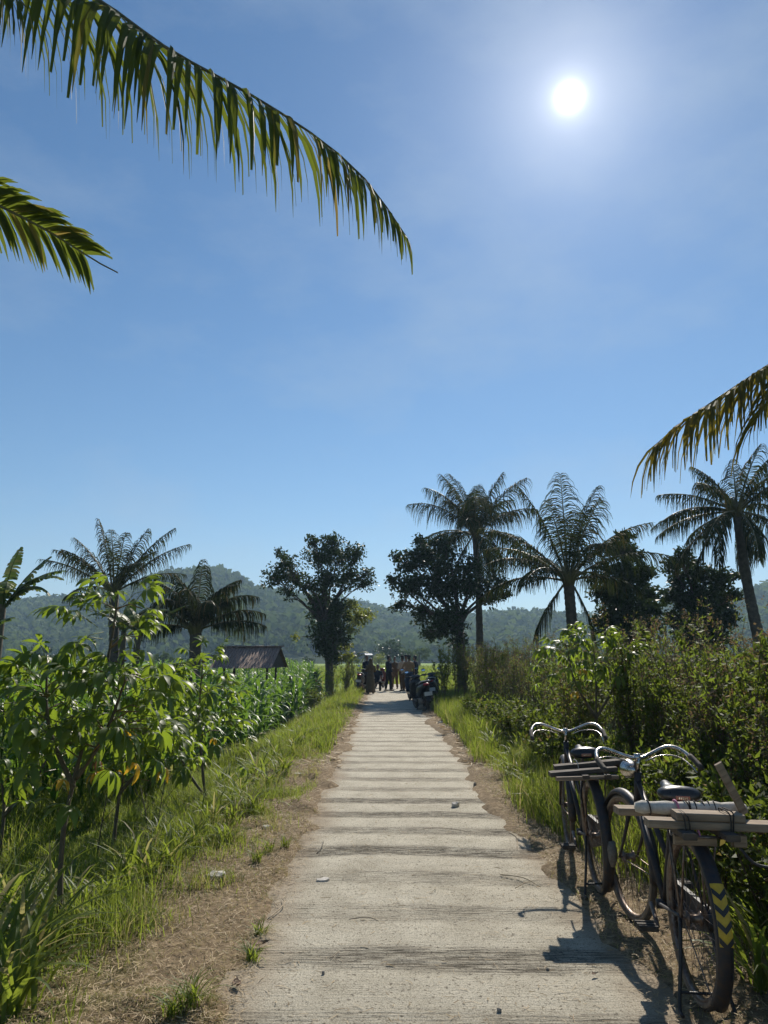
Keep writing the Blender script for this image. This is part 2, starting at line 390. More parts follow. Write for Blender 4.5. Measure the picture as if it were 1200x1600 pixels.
# forest on the hills: every crown a lumpy cluster of leafy sprays
def spray_crowns(C, rad, nq, seed, qs=.36, flat=.8):
    g = np.random.default_rng(seed); n = len(C)
    d = g.normal(size=(n, nq, 3)); d[..., 2] = np.abs(d[..., 2]) * .9 - .25
    d /= np.linalg.norm(d, axis=-1, keepdims=True)
    lump = 1 + .30 * np.sin(d[..., 0] * 5 + g.random((n, 1)) * 6) * np.sin(d[..., 1] * 5 + g.random((n, 1)) * 6)
    rr_ = rad[:, None] * lump * g.uniform(.72, 1.02, (n, nq))
    P = C[:, None, :] + d * rr_[..., None] * np.array([1, 1, flat])
    nrm = d + .55 * g.normal(size=d.shape); nrm /= np.linalg.norm(nrm, axis=-1, keepdims=True)
    u = np.cross(nrm, g.normal(size=d.shape)); u /= np.linalg.norm(u, axis=-1, keepdims=True); v = np.cross(nrm, u)
    s_ = (rad[:, None] * qs * g.uniform(.5, 1.2, (n, nq)))[..., None]
    Q = np.stack([P - u * s_, P - v * s_ * .8 + nrm * s_ * .25, P + u * s_, P + v * s_ * .8 - nrm * s_ * .25], 2).reshape(-1, 3)
    return Q, np.arange(len(Q)).reshape(-1, 4)
M_FOREST = leaf('forest_leaf', (.13, .165, .05), (.034, .052, .016), (.13, .18, .03), .26, .9, scale=.012, spec=.02)
nF = 4300
fth = RNG.uniform(-.62, .62, nF); fr = 262 + (665 - 262) * RNG.random(nF) ** .72
fh = hill_h(fth, fr); keep = fh > -.6; fth, fr, fh = fth[keep], fr[keep], fh[keep]
frad = RNG.uniform(3.6, 8.2, len(fth)) * (.7 + .5 * fbm(fth * 30, fr * .02, 71))
C = np.stack([np.sin(fth) * fr, np.cos(fth) * fr, fh + frad * .45], -1)
Vf, Ff = spray_crowns(C, frad, 60, 5, .27)
# crowns standing out along the skyline
link('forest', np_mesh('forest', Vf, Ff, M_FOREST)); tag(bpy.data.objects['forest'], 'dense green woodland covering the far hills', 'forest', kind='stuff')
# ------------------------------------------------------------------ leaf and wood materials
M_PALM = leaf('palm_leaf', (.030, .040, .014), (.013, .020, .008), (.13, .17, .03), .14, .7, dry=(.20, .13, .045), scale=1.2, spec=.06)
M_PALM_DRY = leaf('palm_leaf_yellowed', (.13, .115, .03), (.055, .06, .016), (.38, .30, .03), .36, .7, dry=(.42, .26, .05), scale=1.5, spec=.06)
M_PALM_NEAR = leaf('palm_leaf_near', (.060, .078, .018), (.024, .036, .010), (.22, .27, .03), .36, .65, dry=(.30, .20, .06), scale=1.2, spec=.1)
M_RACHIS = solid('frond_midrib', (.16, .14, .05), (.07, .065, .025), .5, scale=6)
M_TRUNK = solid('palm_trunk', (.12, .10, .08), (.05, .042, .034), .9, scale=9, bump=.6, dist=.02)
M_BARK = solid('tree_bark', (.12, .095, .07), (.045, .036, .028), .9, scale=7, bump=.7, stretch=(1, 1, .3), dist=.03)
M_DARKLEAF = leaf('evergreen_leaf', (.045, .070, .018), (.018, .030, .010), (.08, .13, .02), .18, .5, scale=.6, spec=.22)
M_LIGHTLEAF = leaf('pale_tree_leaf', (.13, .15, .03), (.05, .07, .018), (.34, .38, .04), .42, .45, dry=(.45, .30, .04), scale=.8)
M_BANANA = leaf('banana_leaf', (.085, .12, .025), (.035, .06, .014), (.20, .30, .04), .24, .5, scale=1.0, spec=.25)
M_CASSAVA = leaf('cassava_leaf', (.070, .115, .026), (.024, .050, .013), (.33, .45, .035), .42, .45, scale=3.0, spec=.3)
M_CASSAVA_Y = leaf('cassava_leaf_yellow', (.50, .34, .03), (.40, .22, .02), (.75, .45, .03), .5, .5, scale=3.0)
M_CASSAVA_B = leaf('cassava_leaf_withered', (.12, .06, .03), (.06, .03, .018), (.20, .09, .03), .3, .6, scale=3.0)
M_STEM = solid('green_brown_stem', (.13, .10, .06), (.06, .05, .028), .75, scale=20)
M_PETIOLE = solid('leaf_stalk', (.22, .13, .06), (.12, .10, .03), .5, scale=20)
M_CORN = leaf('maize_leaf', (.085, .17, .035), (.035, .085, .020), (.24, .42, .04), .38, .42, spec=.34, dry=(.38, .30, .12), scale=1.5)
M_GRASS = leaf('grass_blade', (.105, .15, .026), (.045, .08, .016), (.36, .45, .05), .46, .5, spec=.28, dry=(.36, .29, .14), scale=.9)
M_STRAW = leaf('dry_straw', (.52, .40, .23), (.26, .17, .09), (.40, .27, .12), .2, .7, scale=8)
M_WEED = leaf('weed_leaf', (.075, .105, .025), (.026, .042, .012), (.29, .38, .04), .40, .6, spec=.12, dry=(.20, .12, .055), scale=2.2)
M_WEEDSTEM = solid('weed_stem', (.15, .105, .062), (.07, .05, .032), .85, scale=25)
M_SEED = leaf('seed_head', (.20, .145, .085), (.085, .06, .038), (.26, .18, .09), .3, .8, scale=5)

# ------------------------------------------------------------------ palm fronds
UP = Vector((0, 0, 1))
def rachis_path(d0, elev, az, length, droop, n=12, power=1.4):
    p = Vector(d0); pts = [p.copy()]
    for i in range(n):
        t = (i + .5) / n; e = elev - droop * t ** power
        p = p + Vector((math.sin(az) * math.cos(e), math.cos(az) * math.cos(e), math.sin(e))) * (length / n); pts.append(p.copy())
    return pts
def leaflets(pts, n, leaflen, width, seg=4, grav=.5, lift=.15, t0=.16, rnd=random, ragged=.12, fwd=(.55, .9), skip=0.0, twist=.35, t1=1.0, taper=.72, roll=0.0):
    """one ribbon per leaflet, both sides: (points, half widths, width vectors, tint)"""
    out = []; m = len(pts) - 1
    for i in range(n):
        t = t0 + (t1 - t0) * (i + .5) / n
        for sd in (-1, 1):
            if rnd.random() < skip: continue
            tt = min(t + rnd.uniform(-.3, .3) / n, .999); k = min(int(tt * m), m - 1); fr = tt * m - k
            p = pts[k].lerp(pts[k + 1], fr); T = (pts[k + 1] - pts[k]).normalized()
            S = T.cross(UP)
            S = S.normalized() if S.length > .15 else Vector((1, 0, 0))
            if roll: S = Quaternion(T, roll) @ S
            Nn = S.cross(T)
            prof = min(1.0, .45 + 1.7 * (tt - t0)) * (1 - taper * max(0, (tt - .55) / .45) ** 1.6)
            ln = leaflen * prof * rnd.uniform(1 - ragged, 1 + ragged * .6)
            f = fwd[0] + (fwd[1] - fwd[0]) * tt + rnd.uniform(-.1, .1)
            D = (S * sd * math.cos(f) + T * math.sin(f) + Nn * (lift + rnd.uniform(-.12, .12))).normalized()
            q = p.copy(); P = [q.copy()]; W = []
            wv = (T - D * T.dot(D)); wv = wv.normalized() if wv.length > .1 else Nn
            wv = (wv + Nn * rnd.uniform(-twist, twist) * 1.0).normalized(); W.append(wv)
            for s_ in range(seg):
                D = (D - UP * (grav * (s_ + .6) / seg) * rnd.uniform(.8, 1.2)).normalized(); q = q + D * (ln / seg); P.append(q.copy())
                wv = (wv - D * wv.dot(D)).normalized(); W.append(wv)
            hw = [width * .5 * z * (.7 + .3 * prof) for z in ([.45, 1, .9, .55, .06] if seg == 4 else [.6, 1, .75, .06] if seg == 3 else [.7, 1, .08])]
            if rnd.random() < ragged * 1.3: hw[-1] = hw[-2] * .6
            out.append((P, hw, W, 0.0 if rnd.random() > .10 else rnd.uniform(.3, .8)))
    return out

def make_palm(name, label, base, crown, fronds, group='coconut palms', r0=.19, r1=.13, mat=M_PALM, leaflen=.85, nl=46, width=.05, seed=1, lean=0.0, grav=.5, skip=.03):
    rnd = random.Random(seed); root = empty(name, base); tag(root, label, 'palm tree', group)
    b = Vector(base); top = Vector(crown) - b
    path = catmull([(0, 0, -.25), top * .33 + Vector((lean * .6, 0, 0)), top * .68 + Vector((lean, 0, 0)), top], 22)
    mb = MB(); pts, rad = [], []
    for i, p in enumerate(path):
        t = i / (len(path) - 1); rr_ = r0 + (r1 - r0) * min(1, t * 1.6) + (r0 * .5 * max(0, 1 - t * 9))
        pts += [p, p + (path[min(i + 1, len(path) - 1)] - p) * .55]; rad += [rr_ * 1.05, rr_ * .96]
    mb.tube(pts, rad, 12); mb.build('trunk', M_TRUNK, root, True)
    cb = MB()                                            # leaf bases and young nuts
    for i in range(14):
        a = i * 2.4; e = R(rnd.uniform(25, 75))
        d = Vector((math.sin(a) * math.cos(e), math.cos(a) * math.cos(e), math.sin(e)))
        cb.tube([top + d * .02 - UP * .22, top + d * .22, top + d * .5], [r1 * .75, r1 * .55, r1 * .22], 6)
    cb.build('crown_base', M_RACHIS, root, True)
    for (az, el, ln, dr) in fronds:
        az, el, dr = R(az), R(el), R(dr)
        rp = rachis_path(top + Vector((math.sin(az), math.cos(az), 0)) * .06, el, az, ln, dr)
        fm = MB(); n = len(rp)
        fm.tube(rp, [.038 * (1 - .9 * i / (n - 1)) + .003 for i in range(n)], 5)
        f = fm.build('frond', M_RACHIS, root)
        lm = MB()
        for P, hw, W, ti in leaflets(rp, nl, leaflen * (ln / 3.2) ** .5, width * .85, 4, grav * 2.3, .12, .2, rnd, skip=skip + .05, ragged=.4, twist=1.1, fwd=(.3, .8)): lm.strip(P, hw, W, tint=ti)
        lm.build('leaf_blades', mat, f)
    return root

def fan(n, e0, e1, ln, d0, d1, seed, az0=0):
    rnd = random.Random(seed); out = []
    for i in range(n):
        t = (i + .5) / n
        out.append((az0 + i * 137.5 + rnd.uniform(-28, 28), e0 + (e1 - e0) * t + rnd.uniform(-10, 10), ln * rnd.uniform(.72, 1.12) * (.8 + .2 * math.sin(PI * t)), d0 + (d1 - d0) * t + rnd.uniform(-10, 10)))
    return out
def base_of(c, dx=0.0): return (c.x + dx, c.y, gh(c.x + dx, c.y))

c = at(742, 835, 33)
make_palm('coconut_palm', 'tall dark coconut palm rising behind the round leafy tree right of the path', base_of(at(750, 1000, 33)), c, fan(24, 88, -5, 3.55, 20, 88, 3, 40) + [(-70, -55, 2.6, 25), (100, -60, 2.4, 20), (30, -50, 2.3, 25)], seed=3, leaflen=1.25, lean=.05, grav=.8, nl=84, width=.038)
c = at(888, 908, 22)
make_palm('coconut_palm', 'young coconut palm with upswept feathery fronds and short thick trunk behind the weeds', base_of(at(900, 1000, 22)), c,
          [(0, 88, 3.4, 8), (70, 78, 3.2, 22), (-75, 76, 3.3, 24), (150, 70, 2.7, 30), (-150, 66, 2.7, 32), (25, 70, 2.8, 25), (95, 55, 3.1, 48), (-95, 52, 3.1, 50), (60, 50, 3.0, 50), (-60, 46, 3.0, 55), (-110, 33, 2.9, 62), (105, 36, 3.2, 60), (170, 40, 2.8, 60), (-20, 44, 2.8, 55), (-85, 14, 2.7, 60), (85, 18, 2.3, 66), (40, 28, 2.7, 70), (-140, 22, 2.8, 70), (-100, -50, 2.0, 20), (110, -62, 1.8, 20)], seed=4, r0=.21, r1=.16, leaflen=1.0, grav=.62, nl=84, width=.036)
c = at(1152, 800, 23)
make_palm('coconut_palm', 'coconut palm with drooping fronds and slanting slim trunk at the right edge', base_of(at(1200, 1010, 23)), c,
          fan(22, 78, -55, 2.75, 30, 62, 6, 10) + [(-88, 30, 2.5, 40), (-80, 2, 2.6, 45), (-100, 12, 2.7, 50)], seed=6, leaflen=.95, r0=.2, r1=.15, lean=-.1, grav=1.0, nl=80, width=.036)
c = at(178, 925, 25)
make_palm('coconut_palm', 'ragged coconut palm with spreading upright fronds behind the banana clump', base_of(at(185, 1040, 25)), c,
          [(-85, 80, 2.6, 12), (80, 62, 2.9, 26), (85, 50, 2.9, 35), (-80, 62, 2.5, 28), (-85, 36, 2.9, 30), (-95, 52, 2.5, 40), (10, 84, 2.2, 15), (170, 70, 2.3, 30), (75, 35, 2.4, 45), (-60, 20, 2.5, 55), (100, 72, 2.4, 20), (30, 60, 2.4, 40), (-140, 50, 2.3, 40), (140, 40, 2.4, 50)], seed=8, leaflen=.85, r0=.2, r1=.16, skip=.12, grav=.7, nl=76, width=.036)
c = at(306, 985, 23)
make_palm('coconut_palm', 'low bushy coconut palm with hanging fronds left of the rusty field hut', base_of(at(306, 1060, 23)), c,
          [(0, 86, 2.3, 15), (60, 76, 2.2, 60), (-60, 78, 2.1, 40), (120, 74, 2.2, 80), (-120, 76, 2.1, 70), (90, 62, 2.3, 80), (85, 40, 2.2, 62), (95, 22, 2.2, 45), (-90, 48, 2.0, 80), (-95, 20, 1.8, 60), (180, 70, 2.2, 90), (150, 60, 2.1, 95), (-150, 62, 2.1, 95), (20, 66, 2.1, 80), (-25, 60, 2.0, 90)], seed=9, leaflen=.95, grav=1.2, r0=.2, r1=.18, nl=80, width=.04)

# the two palms beside the camera: leaflets one by one
def resample(P, n):
    d = [0.0]
    for a, b in zip(P, P[1:]): d.append(d[-1] + (b - a).length)
    out = []; k = 0
    for i in range(n + 1):
        s = d[-1] * i / n
        while k < len(P) - 2 and d[k + 1] < s: k += 1
        out.append(P[k].lerp(P[k + 1], (s - d[k]) / max(1e-6, d[k + 1] - d[k])))
    return out
def near_palm(label, base, crown, fronds, hand, seed, mat, group='coconut palms', leaflen=.8, width=.045):
    rnd = random.Random(seed)
    root = make_palm('coconut_palm', label, base, crown, fronds, group, seed=seed, leaflen=leaflen)
    b = Vector(base)
    for pts, nl, ll, kw in hand:
        rp = resample(catmull([Vector(p) - b for p in pts], 80), 30); n = len(rp)
        f = MB().tube(rp, [.030 * (1 - .93 * (i / (n - 1)) ** .8) + .0025 for i in range(n)], 6).build('frond', M_RACHIS, root, True)
        for P, hw, W, ti in leaflets(rp, nl, ll, kw.pop('width', width), 4, rnd=rnd, **kw) if not kw.update(kw) else ():
            S = W[0].cross((P[1] - P[0]).normalized())
            k = MB().strip(P, hw, W, fold=.22, nrm=S, tint=ti); k.build('leaflet', mat, f)
    return root
Yl = 4.6
crownL = Vector((-5.2, 4.9, 5.2))
near_palm('coconut palm at the left whose long fronds hang into the top of the picture', (-5.6, 4.8, gh(-5.6, 4.8)), crownL,
    [(200, 60, 3.6, 60), (260, 40, 3.6, 70), (310, 55, 3.6, 60), (160, 30, 3.5, 75), (235, 10, 3.4, 60), (330, 20, 3.4, 60), (290, 75, 3.3, 40)],
    [([crownL, at(-160, -125, 4.75), at(0, -62, 4.6), at(140, -8, 4.5), at(262, 76, 4.42), at(395, 150, 4.4), at(500, 218, 4.4), at(575, 285, 4.42), at(636, 372, 4.45)], 126, 1.2, dict(grav=2.0, lift=-.05, t0=.2, ragged=.2, taper=.8, roll=.25, fwd=(.12, .75), skip=.05, twist=.6, width=.050)),
     ([crownL, at(-330, 150, 4.7), at(-150, 250, 4.6), at(0, 322, 4.5), at(80, 364, 4.5), at(150, 408, 4.5), at(184, 426, 4.5)], 96, .50, dict(grav=.30, lift=.0, t0=.2, ragged=.12, fwd=(.72, 1.0), t1=.93, width=.044, taper=.55, twist=.3, roll=-1.05)),
     ([crownL, at(-260, -190, 4.2), at(-130, -140, 4.0), at(-30, -70, 3.9), at(40, 10, 3.85)], 44, .9, dict(grav=1.8, lift=-.1, t0=.3, ragged=.3, fwd=(.3, .8), width=.055))],
    21, M_PALM_NEAR)
crownR = Vector((7.2, 7.6, 4.1))
near_palm('coconut palm right of the frame with one yellowing frond reaching in', (7.9, 7.8, gh(7.9, 7.8)), crownR,
    [(60, 50, 3.2, 60), (100, 30, 3.2, 70), (150, 50, 3.2, 60), (20, 60, 3.2, 55), (190, 30, 3.2, 60), (330, 70, 3.0, 40)],
    [([crownR, at(1420, 485, 7.5), at(1280, 525, 7.4), at(1205, 568, 7.3), at(1150, 603, 7.3), at(1095, 640, 7.25), at(1055, 668, 7.25), at(1025, 695, 7.25)], 96, 1.05, dict(grav=1.3, lift=.05, t0=.3, ragged=.35, fwd=(.15, .95), skip=.02, width=.05, twist=.8, taper=.4)),
     ([crownR, at(1480, 470, 7.1), at(1340, 520, 7.0), at(1255, 562, 6.9), at(1205, 610, 6.9), at(1180, 660, 6.9)], 60, .85, dict(grav=.9, lift=.2, t0=.3, ragged=.35, fwd=(.3, 1.0), skip=.02, width=.05, twist=.8, taper=.4))],
    22, M_PALM_DRY)
# ------------------------------------------------------------------ broadleaf trees
def leaf_cloud(C, rad, n, size, seed, aspect=.5, flat=.85, shell=.2):
    """n leaves spread through ellipsoid clumps; each leaf two bent triangles"""
    g = np.random.default_rng(seed); C = np.asarray(C, float); rad = np.asarray(rad, float)
    wgt = rad ** 2.2; wgt = wgt / wgt.sum(); k = g.choice(len(C), n, p=wgt)
    d = g.normal(size=(n, 3)); d /= np.linalg.norm(d, axis=1, keepdims=True)
    # twig tufts: leaves gather round points inside the clump
    tuft = g.normal(size=(len(C), 64, 3)); tuft /= np.linalg.norm(tuft, axis=2, keepdims=True); tuft *= g.uniform(shell, 1.0, (len(C), 64, 1))
    tc_ = tuft[k, g.integers(0, 64, n)]
    P = C[k] + (tc_ + d * g.uniform(.03, .42, (n, 1))) * rad[k][:, None] * 1.06 * np.array([1, 1, flat])
    ax = d + g.normal(size=(n, 3)) * .6 + np.array([0, 0, -.25]); ax /= np.linalg.norm(ax, axis=1, keepdims=True)
    sd = np.cross(ax, g.normal(size=(n, 3))); sd /= np.linalg.norm(sd, axis=1, keepdims=True); nr = np.cross(ax, sd)
    s_ = size * g.uniform(.6, 1.25, (n, 1))
    a = P - ax * s_ * .5; b_ = P + ax * s_ * .5 - nr * s_ * .12
    V = np.stack([a, P + sd * s_ * aspect * .5 - ax * s_ * .05, b_, P - sd * s_ * aspect * .5 - ax * s_ * .05], 1).reshape(-1, 3)
    return V, np.arange(len(V)).reshape(-1, 4)

def broad_tree(name, label, base, Y, clumps, n, size, mat, r=.16, fork=None, seed=1, group='broadleaf trees', spread=.8, extra=None, nlimb=99):
    """clumps: photo pixel centre and pixel radius at distance Y"""
    rnd = random.Random(seed); root = empty(name, base); tag(root, label, 'tree', group); b = Vector(base)
    C, rad = [], []
    for (px, py, pr) in clumps:
        dy = rnd.uniform(-spread, spread); p = at(px, py, Y + dy); C.append(p - b); rad.append(pr / FPX * Y)
    fk = Vector(fork) - b if fork is not None else Vector((0, 0, 1.6))
    mb = MB(); mb.tube(catmull([(0, 0, -.2), fk * .5 + Vector((.05, 0, 0)), fk], 8), [r * 1.45, r * 1.1, r, r * .98, r * .95, r * .93, r * .92, r * .9, r * .9], 10)
    for q, rq in list(zip(C, rad))[:nlimb]:
        s0 = fk * rnd.uniform(.75, 1.0); md = s0.lerp(q, .5) + Vector((rnd.uniform(-.2, .2), rnd.uniform(-.2, .2), .15))
        mb.tube(catmull([s0, md, q], 6), [r * .42, r * .34, r * .27, r * .2, r * .14, r * .09, r * .05], 6)
        for _ in range(9):
            e = q + Vector((rnd.gauss(0, 1), rnd.gauss(0, 1), rnd.gauss(.3, .8))).normalized() * rq * .85
            m0 = md.lerp(q, rnd.uniform(.3, .95)); mb.tube([m0, m0.lerp(e, .55) + Vector((0, 0, .06)), e], [r * .10, r * .07, r * .02], 4)
    mb.build('trunk', M_BARK, root, True)
    V, F = leaf_cloud(C, rad, n, size, seed); link('crown', np_mesh('crown', V, F, mat), root)
    if extra:
        C2, r2 = [], []
        for (px, py, pr) in extra[0]:
            C2.append(at(px, py, Y + rnd.uniform(-spread, spread)) - b); r2.append(pr / FPX * Y)
            s0 = fk * rnd.uniform(.5, .9); lb_ = MB().tube(catmull([s0, s0.lerp(C2[-1], .5) + UP * .1, C2[-1]], 6), [r * .22, r * .2, r * .17, r * .14, r * .1, r * .07, r * .04], 5); lb_.build('limb', M_BARK, root, True)
        V, F = leaf_cloud(C2, r2, extra[1], size * .8, seed + 9); link('sprouts', np_mesh('sprouts', V, F, extra[2]), root)
    return root

g0 = gnd(515, 1082)
broad_tree('broadleaf_tree', 'dark round leafy tree with forked limbs on the left side of the path', (g0.x, g0.y, gh(g0.x, g0.y)), g0.y,
    [(445, 885, 24), (428, 905, 20), (462, 905, 22), (500, 870, 28), (520, 845, 18), (530, 870, 26), (490, 845, 14), (555, 865, 20), (570, 910, 18), (545, 905, 24), (515, 905, 26), (485, 915, 20), (450, 925, 15), (575, 895, 12), (500, 935, 22), (525, 945, 18), (436, 865, 10), (508, 968, 26), (496, 955, 20), (516, 1000, 20), (522, 980, 22), (505, 990, 22), (530, 960, 22), (505, 1012, 17), (525, 1028, 15), (517, 1018, 18), (535, 1000, 15)], 15500, .165, M_DARKLEAF, .19, at(510, 955, g0.y), 11,
    extra=([(560, 965, 20), (575, 960, 14), (548, 985, 12), (550, 945, 14), (540, 1010, 12), (545, 1025, 9), (462, 996, 8), (535, 1030, 8)], 2400, M_LIGHTLEAF))
g1 = at(722, 1045, 31)
broad_tree('broadleaf_tree', 'wide dark leafy tree in front of the tall palm right of the path', (g1.x, 31, gh(g1.x, 31)), 31,
    [(640, 880, 26), (618, 870, 12), (665, 870, 30), (700, 880, 30), (640, 915, 28), (675, 915, 32), (712, 920, 30), (745, 915, 26), (778, 915, 22), (765, 935, 18), (625, 945, 16), (660, 955, 26), (700, 965, 28), (690, 985, 22), (735, 890, 24), (655, 845, 14), (690, 850, 18), (790, 930, 10), (612, 905, 10), (670, 990, 14), (715, 1000, 18)], 14500, .165, M_DARKLEAF, .2, at(716, 965, 31), 12)
g2 = at(975, 1040, 25)
broad_tree('broadleaf_tree', 'pointed dark evergreen tree between the upswept palm and the right edge palm', (g2.x, 25, gh(g2.x, 25)), 25,
    [(975, 838, 16), (962, 860, 20), (985, 865, 20), (950, 890, 22), (980, 895, 28), (1008, 895, 20), (945, 925, 22), (975, 930, 32), (1010, 930, 26), (1022, 950, 16), (955, 960, 28), (990, 965, 32), (1015, 980, 22), (940, 975, 18), (970, 1000, 28), (1005, 1005, 26)], 15000, .155, M_DARKLEAF, .15, at(976, 960, 25), 13)
g3 = at(1090, 1040, 26)
broad_tree('broadleaf_tree', 'low dark bushy tree just left of the right edge palm', (g3.x, 26, gh(g3.x, 26)), 26,
    [(1065, 868, 16), (1050, 885, 16), (1078, 882, 16), (1060, 905, 22), (1095, 900, 22), (1125, 905, 20), (1145, 900, 12), (1055, 935, 24), (1090, 935, 30), (1125, 935, 24), (1150, 930, 12), (1060, 970, 26), (1100, 970, 30), (1135, 965, 20), (1080, 1000, 28), (1120, 1000, 24)], 14500, .155, M_DARKLEAF, .15, at(1090, 965, 26), 14)
# pale young tree behind the left tree
# distant trees along the foot of the hills, each one on its own
def far_tree(px, py, Y, hpx, wpx, label, seed, mat=M_FOREST):
    rnd = random.Random(seed); b = at(px, py, Y); b.z = gh(b.x, Y); root = empty('distant_tree', b)
    tag(root, label, 'tree', 'distant trees along the far fields')
    hm, wm = hpx / FPX * Y, wpx / FPX * Y
    MB().tube([(0, 0, -.3), (0, 0, hm * .55)], [wm * .05, wm * .03], 7).build('trunk', M_BARK, root)
    C, rad = [], []
    for i in range(9):
        a = i * 2.4; q = rnd.uniform(.1, .34) * wm
        C.append((math.cos(a) * q, math.sin(a) * q, hm * rnd.uniform(.38, .8))); rad.append(min(hm, wm) * rnd.uniform(.17, .25))
    V, F = leaf_cloud(C, rad, 1100, wm * .06, seed, .7); link('crown', np_mesh('crown', V, F, mat), root)
far_tree(610, 1034, 130, 52, 66, 'round dark tree standing in the fields beyond the people', 31, M_DARKLEAF)
far_tree(592, 1034, 118, 26, 26, 'small pale green tree in front of the round dark tree beyond the people', 32, M_LIGHTLEAF)
far_tree(455, 1034, 150, 14, 24, 'small bush at the far edge of the field right of the hut', 33, M_FOREST)
far_tree(482, 1034, 140, 18, 30, 'low round bush by the field edge behind the left tree', 34, M_DARKLEAF)
far_tree(655, 1034, 140, 34, 52, 'hazy tree in the fields just left of the wide dark tree', 35, M_FOREST)
far_tree(1185, 1034, 120, 40, 60, 'hazy tree across the fields at the right edge', 36, M_DARKLEAF)
far_tree(800, 1034, 120, 30, 50, 'hazy tree across the fields between the two palms right of the path', 37, M_FOREST)
far_tree(850, 1034, 130, 34, 46, 'hazy tree across the fields left of the upswept palm', 38, M_DARKLEAF)
far_tree(250, 1034, 110, 30, 60, 'hazy tree across the fields behind the banana clump', 39, M_FOREST)
far_tree(60, 1034, 110, 40, 70, 'hazy tree across the fields at the left edge', 40, M_DARKLEAF)
far_tree(550, 1034, 125, 24, 34, 'hazy bush across the fields just right of the left tree', 41, M_FOREST)

# ------------------------------------------------------------------ bananas: torn blades, each leaf an object
def banana_leaf_mesh(ln, wd, droop, rnd, ragged=.5):
    n = 22; rp = rachis_path((0, 0, 0), R(68), 0, ln, R(droop), n, 1.6); mb = MB()
    mb.tube(rp, [.022 * (1 - .85 * i / n) + .003 for i in range(n + 1)], 5)
    i = 3
    while i < n:
        for sd in (-1, 1):
            t = i / n; hw = wd * .5 * min(1, (t - .08) * 5) * (1 - max(0, (t - .6) / .42) ** 2)
            T = (rp[i + 1] - rp[i]).normalized(); S = Vector((sd, 0, 0)); Nn = Vector((1, 0, 0)).cross(T)
            hang = rnd.uniform(.2, .5) if rnd.random() > .2 else .8
            D = (S + Nn * -0.05 + T * rnd.uniform(.14, .22) - UP * hang * .35).normalized(); D2 = (D - UP * hang * .8).normalized()
            w0 = (rp[i + 1] - rp[i]).length * (.56 if rnd.random() > .25 else .42)
            p0 = (rp[i] + rp[i + 1]) / 2
            mb.strip([p0, p0 + D * hw * .5, p0 + D * hw * .5 + D2 * hw * .5 * rnd.uniform(.8, 1.0)], [w0 * 1.02, w0 * rnd.uniform(.95, 1.05), w0 * rnd.uniform(.5, .95)], T, tint=rnd.choice([0, 0, 0, .3]))
        i += 1
    return mb.mesh('banana_leaf', M_BANANA)
BL = [banana_leaf_mesh(2.0, .62, d, random.Random(50 + i)) for i, d in enumerate((25, 60, 95, 125))]
def banana(label, base, h, leaves, seed):
    rnd = random.Random(seed); root = empty('banana_plant', base); tag(root, label, 'banana plant', 'banana plants')
    MB().tube([(0, 0, -.1), (0, 0, h * .5), (.03, 0, h), (.03, 0, h + .35)], [.13, .11, .085, .03], 10).build('stem', M_STEM, root, True)
    for (az, k, sc, tilt) in leaves:
        o = link('leaf', BL[k], root, (0.03, 0, h - rnd.uniform(0, .15))); o.rotation_euler = (R(tilt), 0, R(-az)); o.scale = (sc, sc, sc)
    return root
p = at(15, 985, 17)
banana('tall banana plant with torn leaves at the left edge', (p.x - .25, 17, gh(p.x, 17)), 3.2, [(80, 2, .85, 0), (72, 1, .85, -6), (95, 3, .75, 0), (20, 0, .8, 18), (-60, 1, .8, 0), (-100, 2, .8, 0), (150, 3, .75, 0), (45, 0, .85, -4), (-150, 2, .8, 0)], 61)
p = at(212, 1020, 21)
banana('banana plant with upright split leaves beside the low bushy palm', (p.x, 21, gh(p.x, 21)), 2.95, [(62, 0, .85, 0), (85, 0, .75, -25), (-40, 1, .7, 0), (110, 2, .7, 0), (-95, 2, .7, 0), (-80, 3, .6, 0), (170, 3, .65, 0), (20, 1, .75, 0), (100, 3, .7, 0)], 62)
p = at(190, 1020, 24)
banana('dark banana plant at the foot of the ragged palm', (p.x, 24, gh(p.x, 24)), 3.1, [(-60, 1, .75, 0), (60, 1, .7, 0), (-100, 2, .75, 0), (100, 2, .7, 0), (0, 0, .7, 0), (170, 3, .7, 0)], 63)
p = at(543, 1060, 39)
banana('small banana plant behind the trunk of the left tree', (p.x, 39, gh(p.x, 39)), 1.25, [(78, 2, .72, 0), (95, 1, .55, -10), (-80, 2, .6, 0), (20, 1, .6, 0), (150, 3, .6, 0)], 64)
p = at(888, 1010, 20)
banana('bright banana plant under the upswept palm among the weeds', (p.x + .4, 19.2, gh(p.x, 19)), 1.0, [(-70, 2, .7, 0), (15, 0, .62, 0), (-30, 1, .6, 0), (80, 2, .6, 0), (160, 2, .6, 0)], 65)
p = at(-30, 1040, 12)
banana('banana plant with broad dark leaves low at the left edge behind the cassava', (p.x - .6, 12, gh(p.x, 12)), 1.6, [(75, 1, .7, 0), (100, 2, .7, 0), (60, 0, .6, 0), (-60, 1, .7, 0), (-120, 2, .7, 0), (160, 2, .7, 0)], 66)
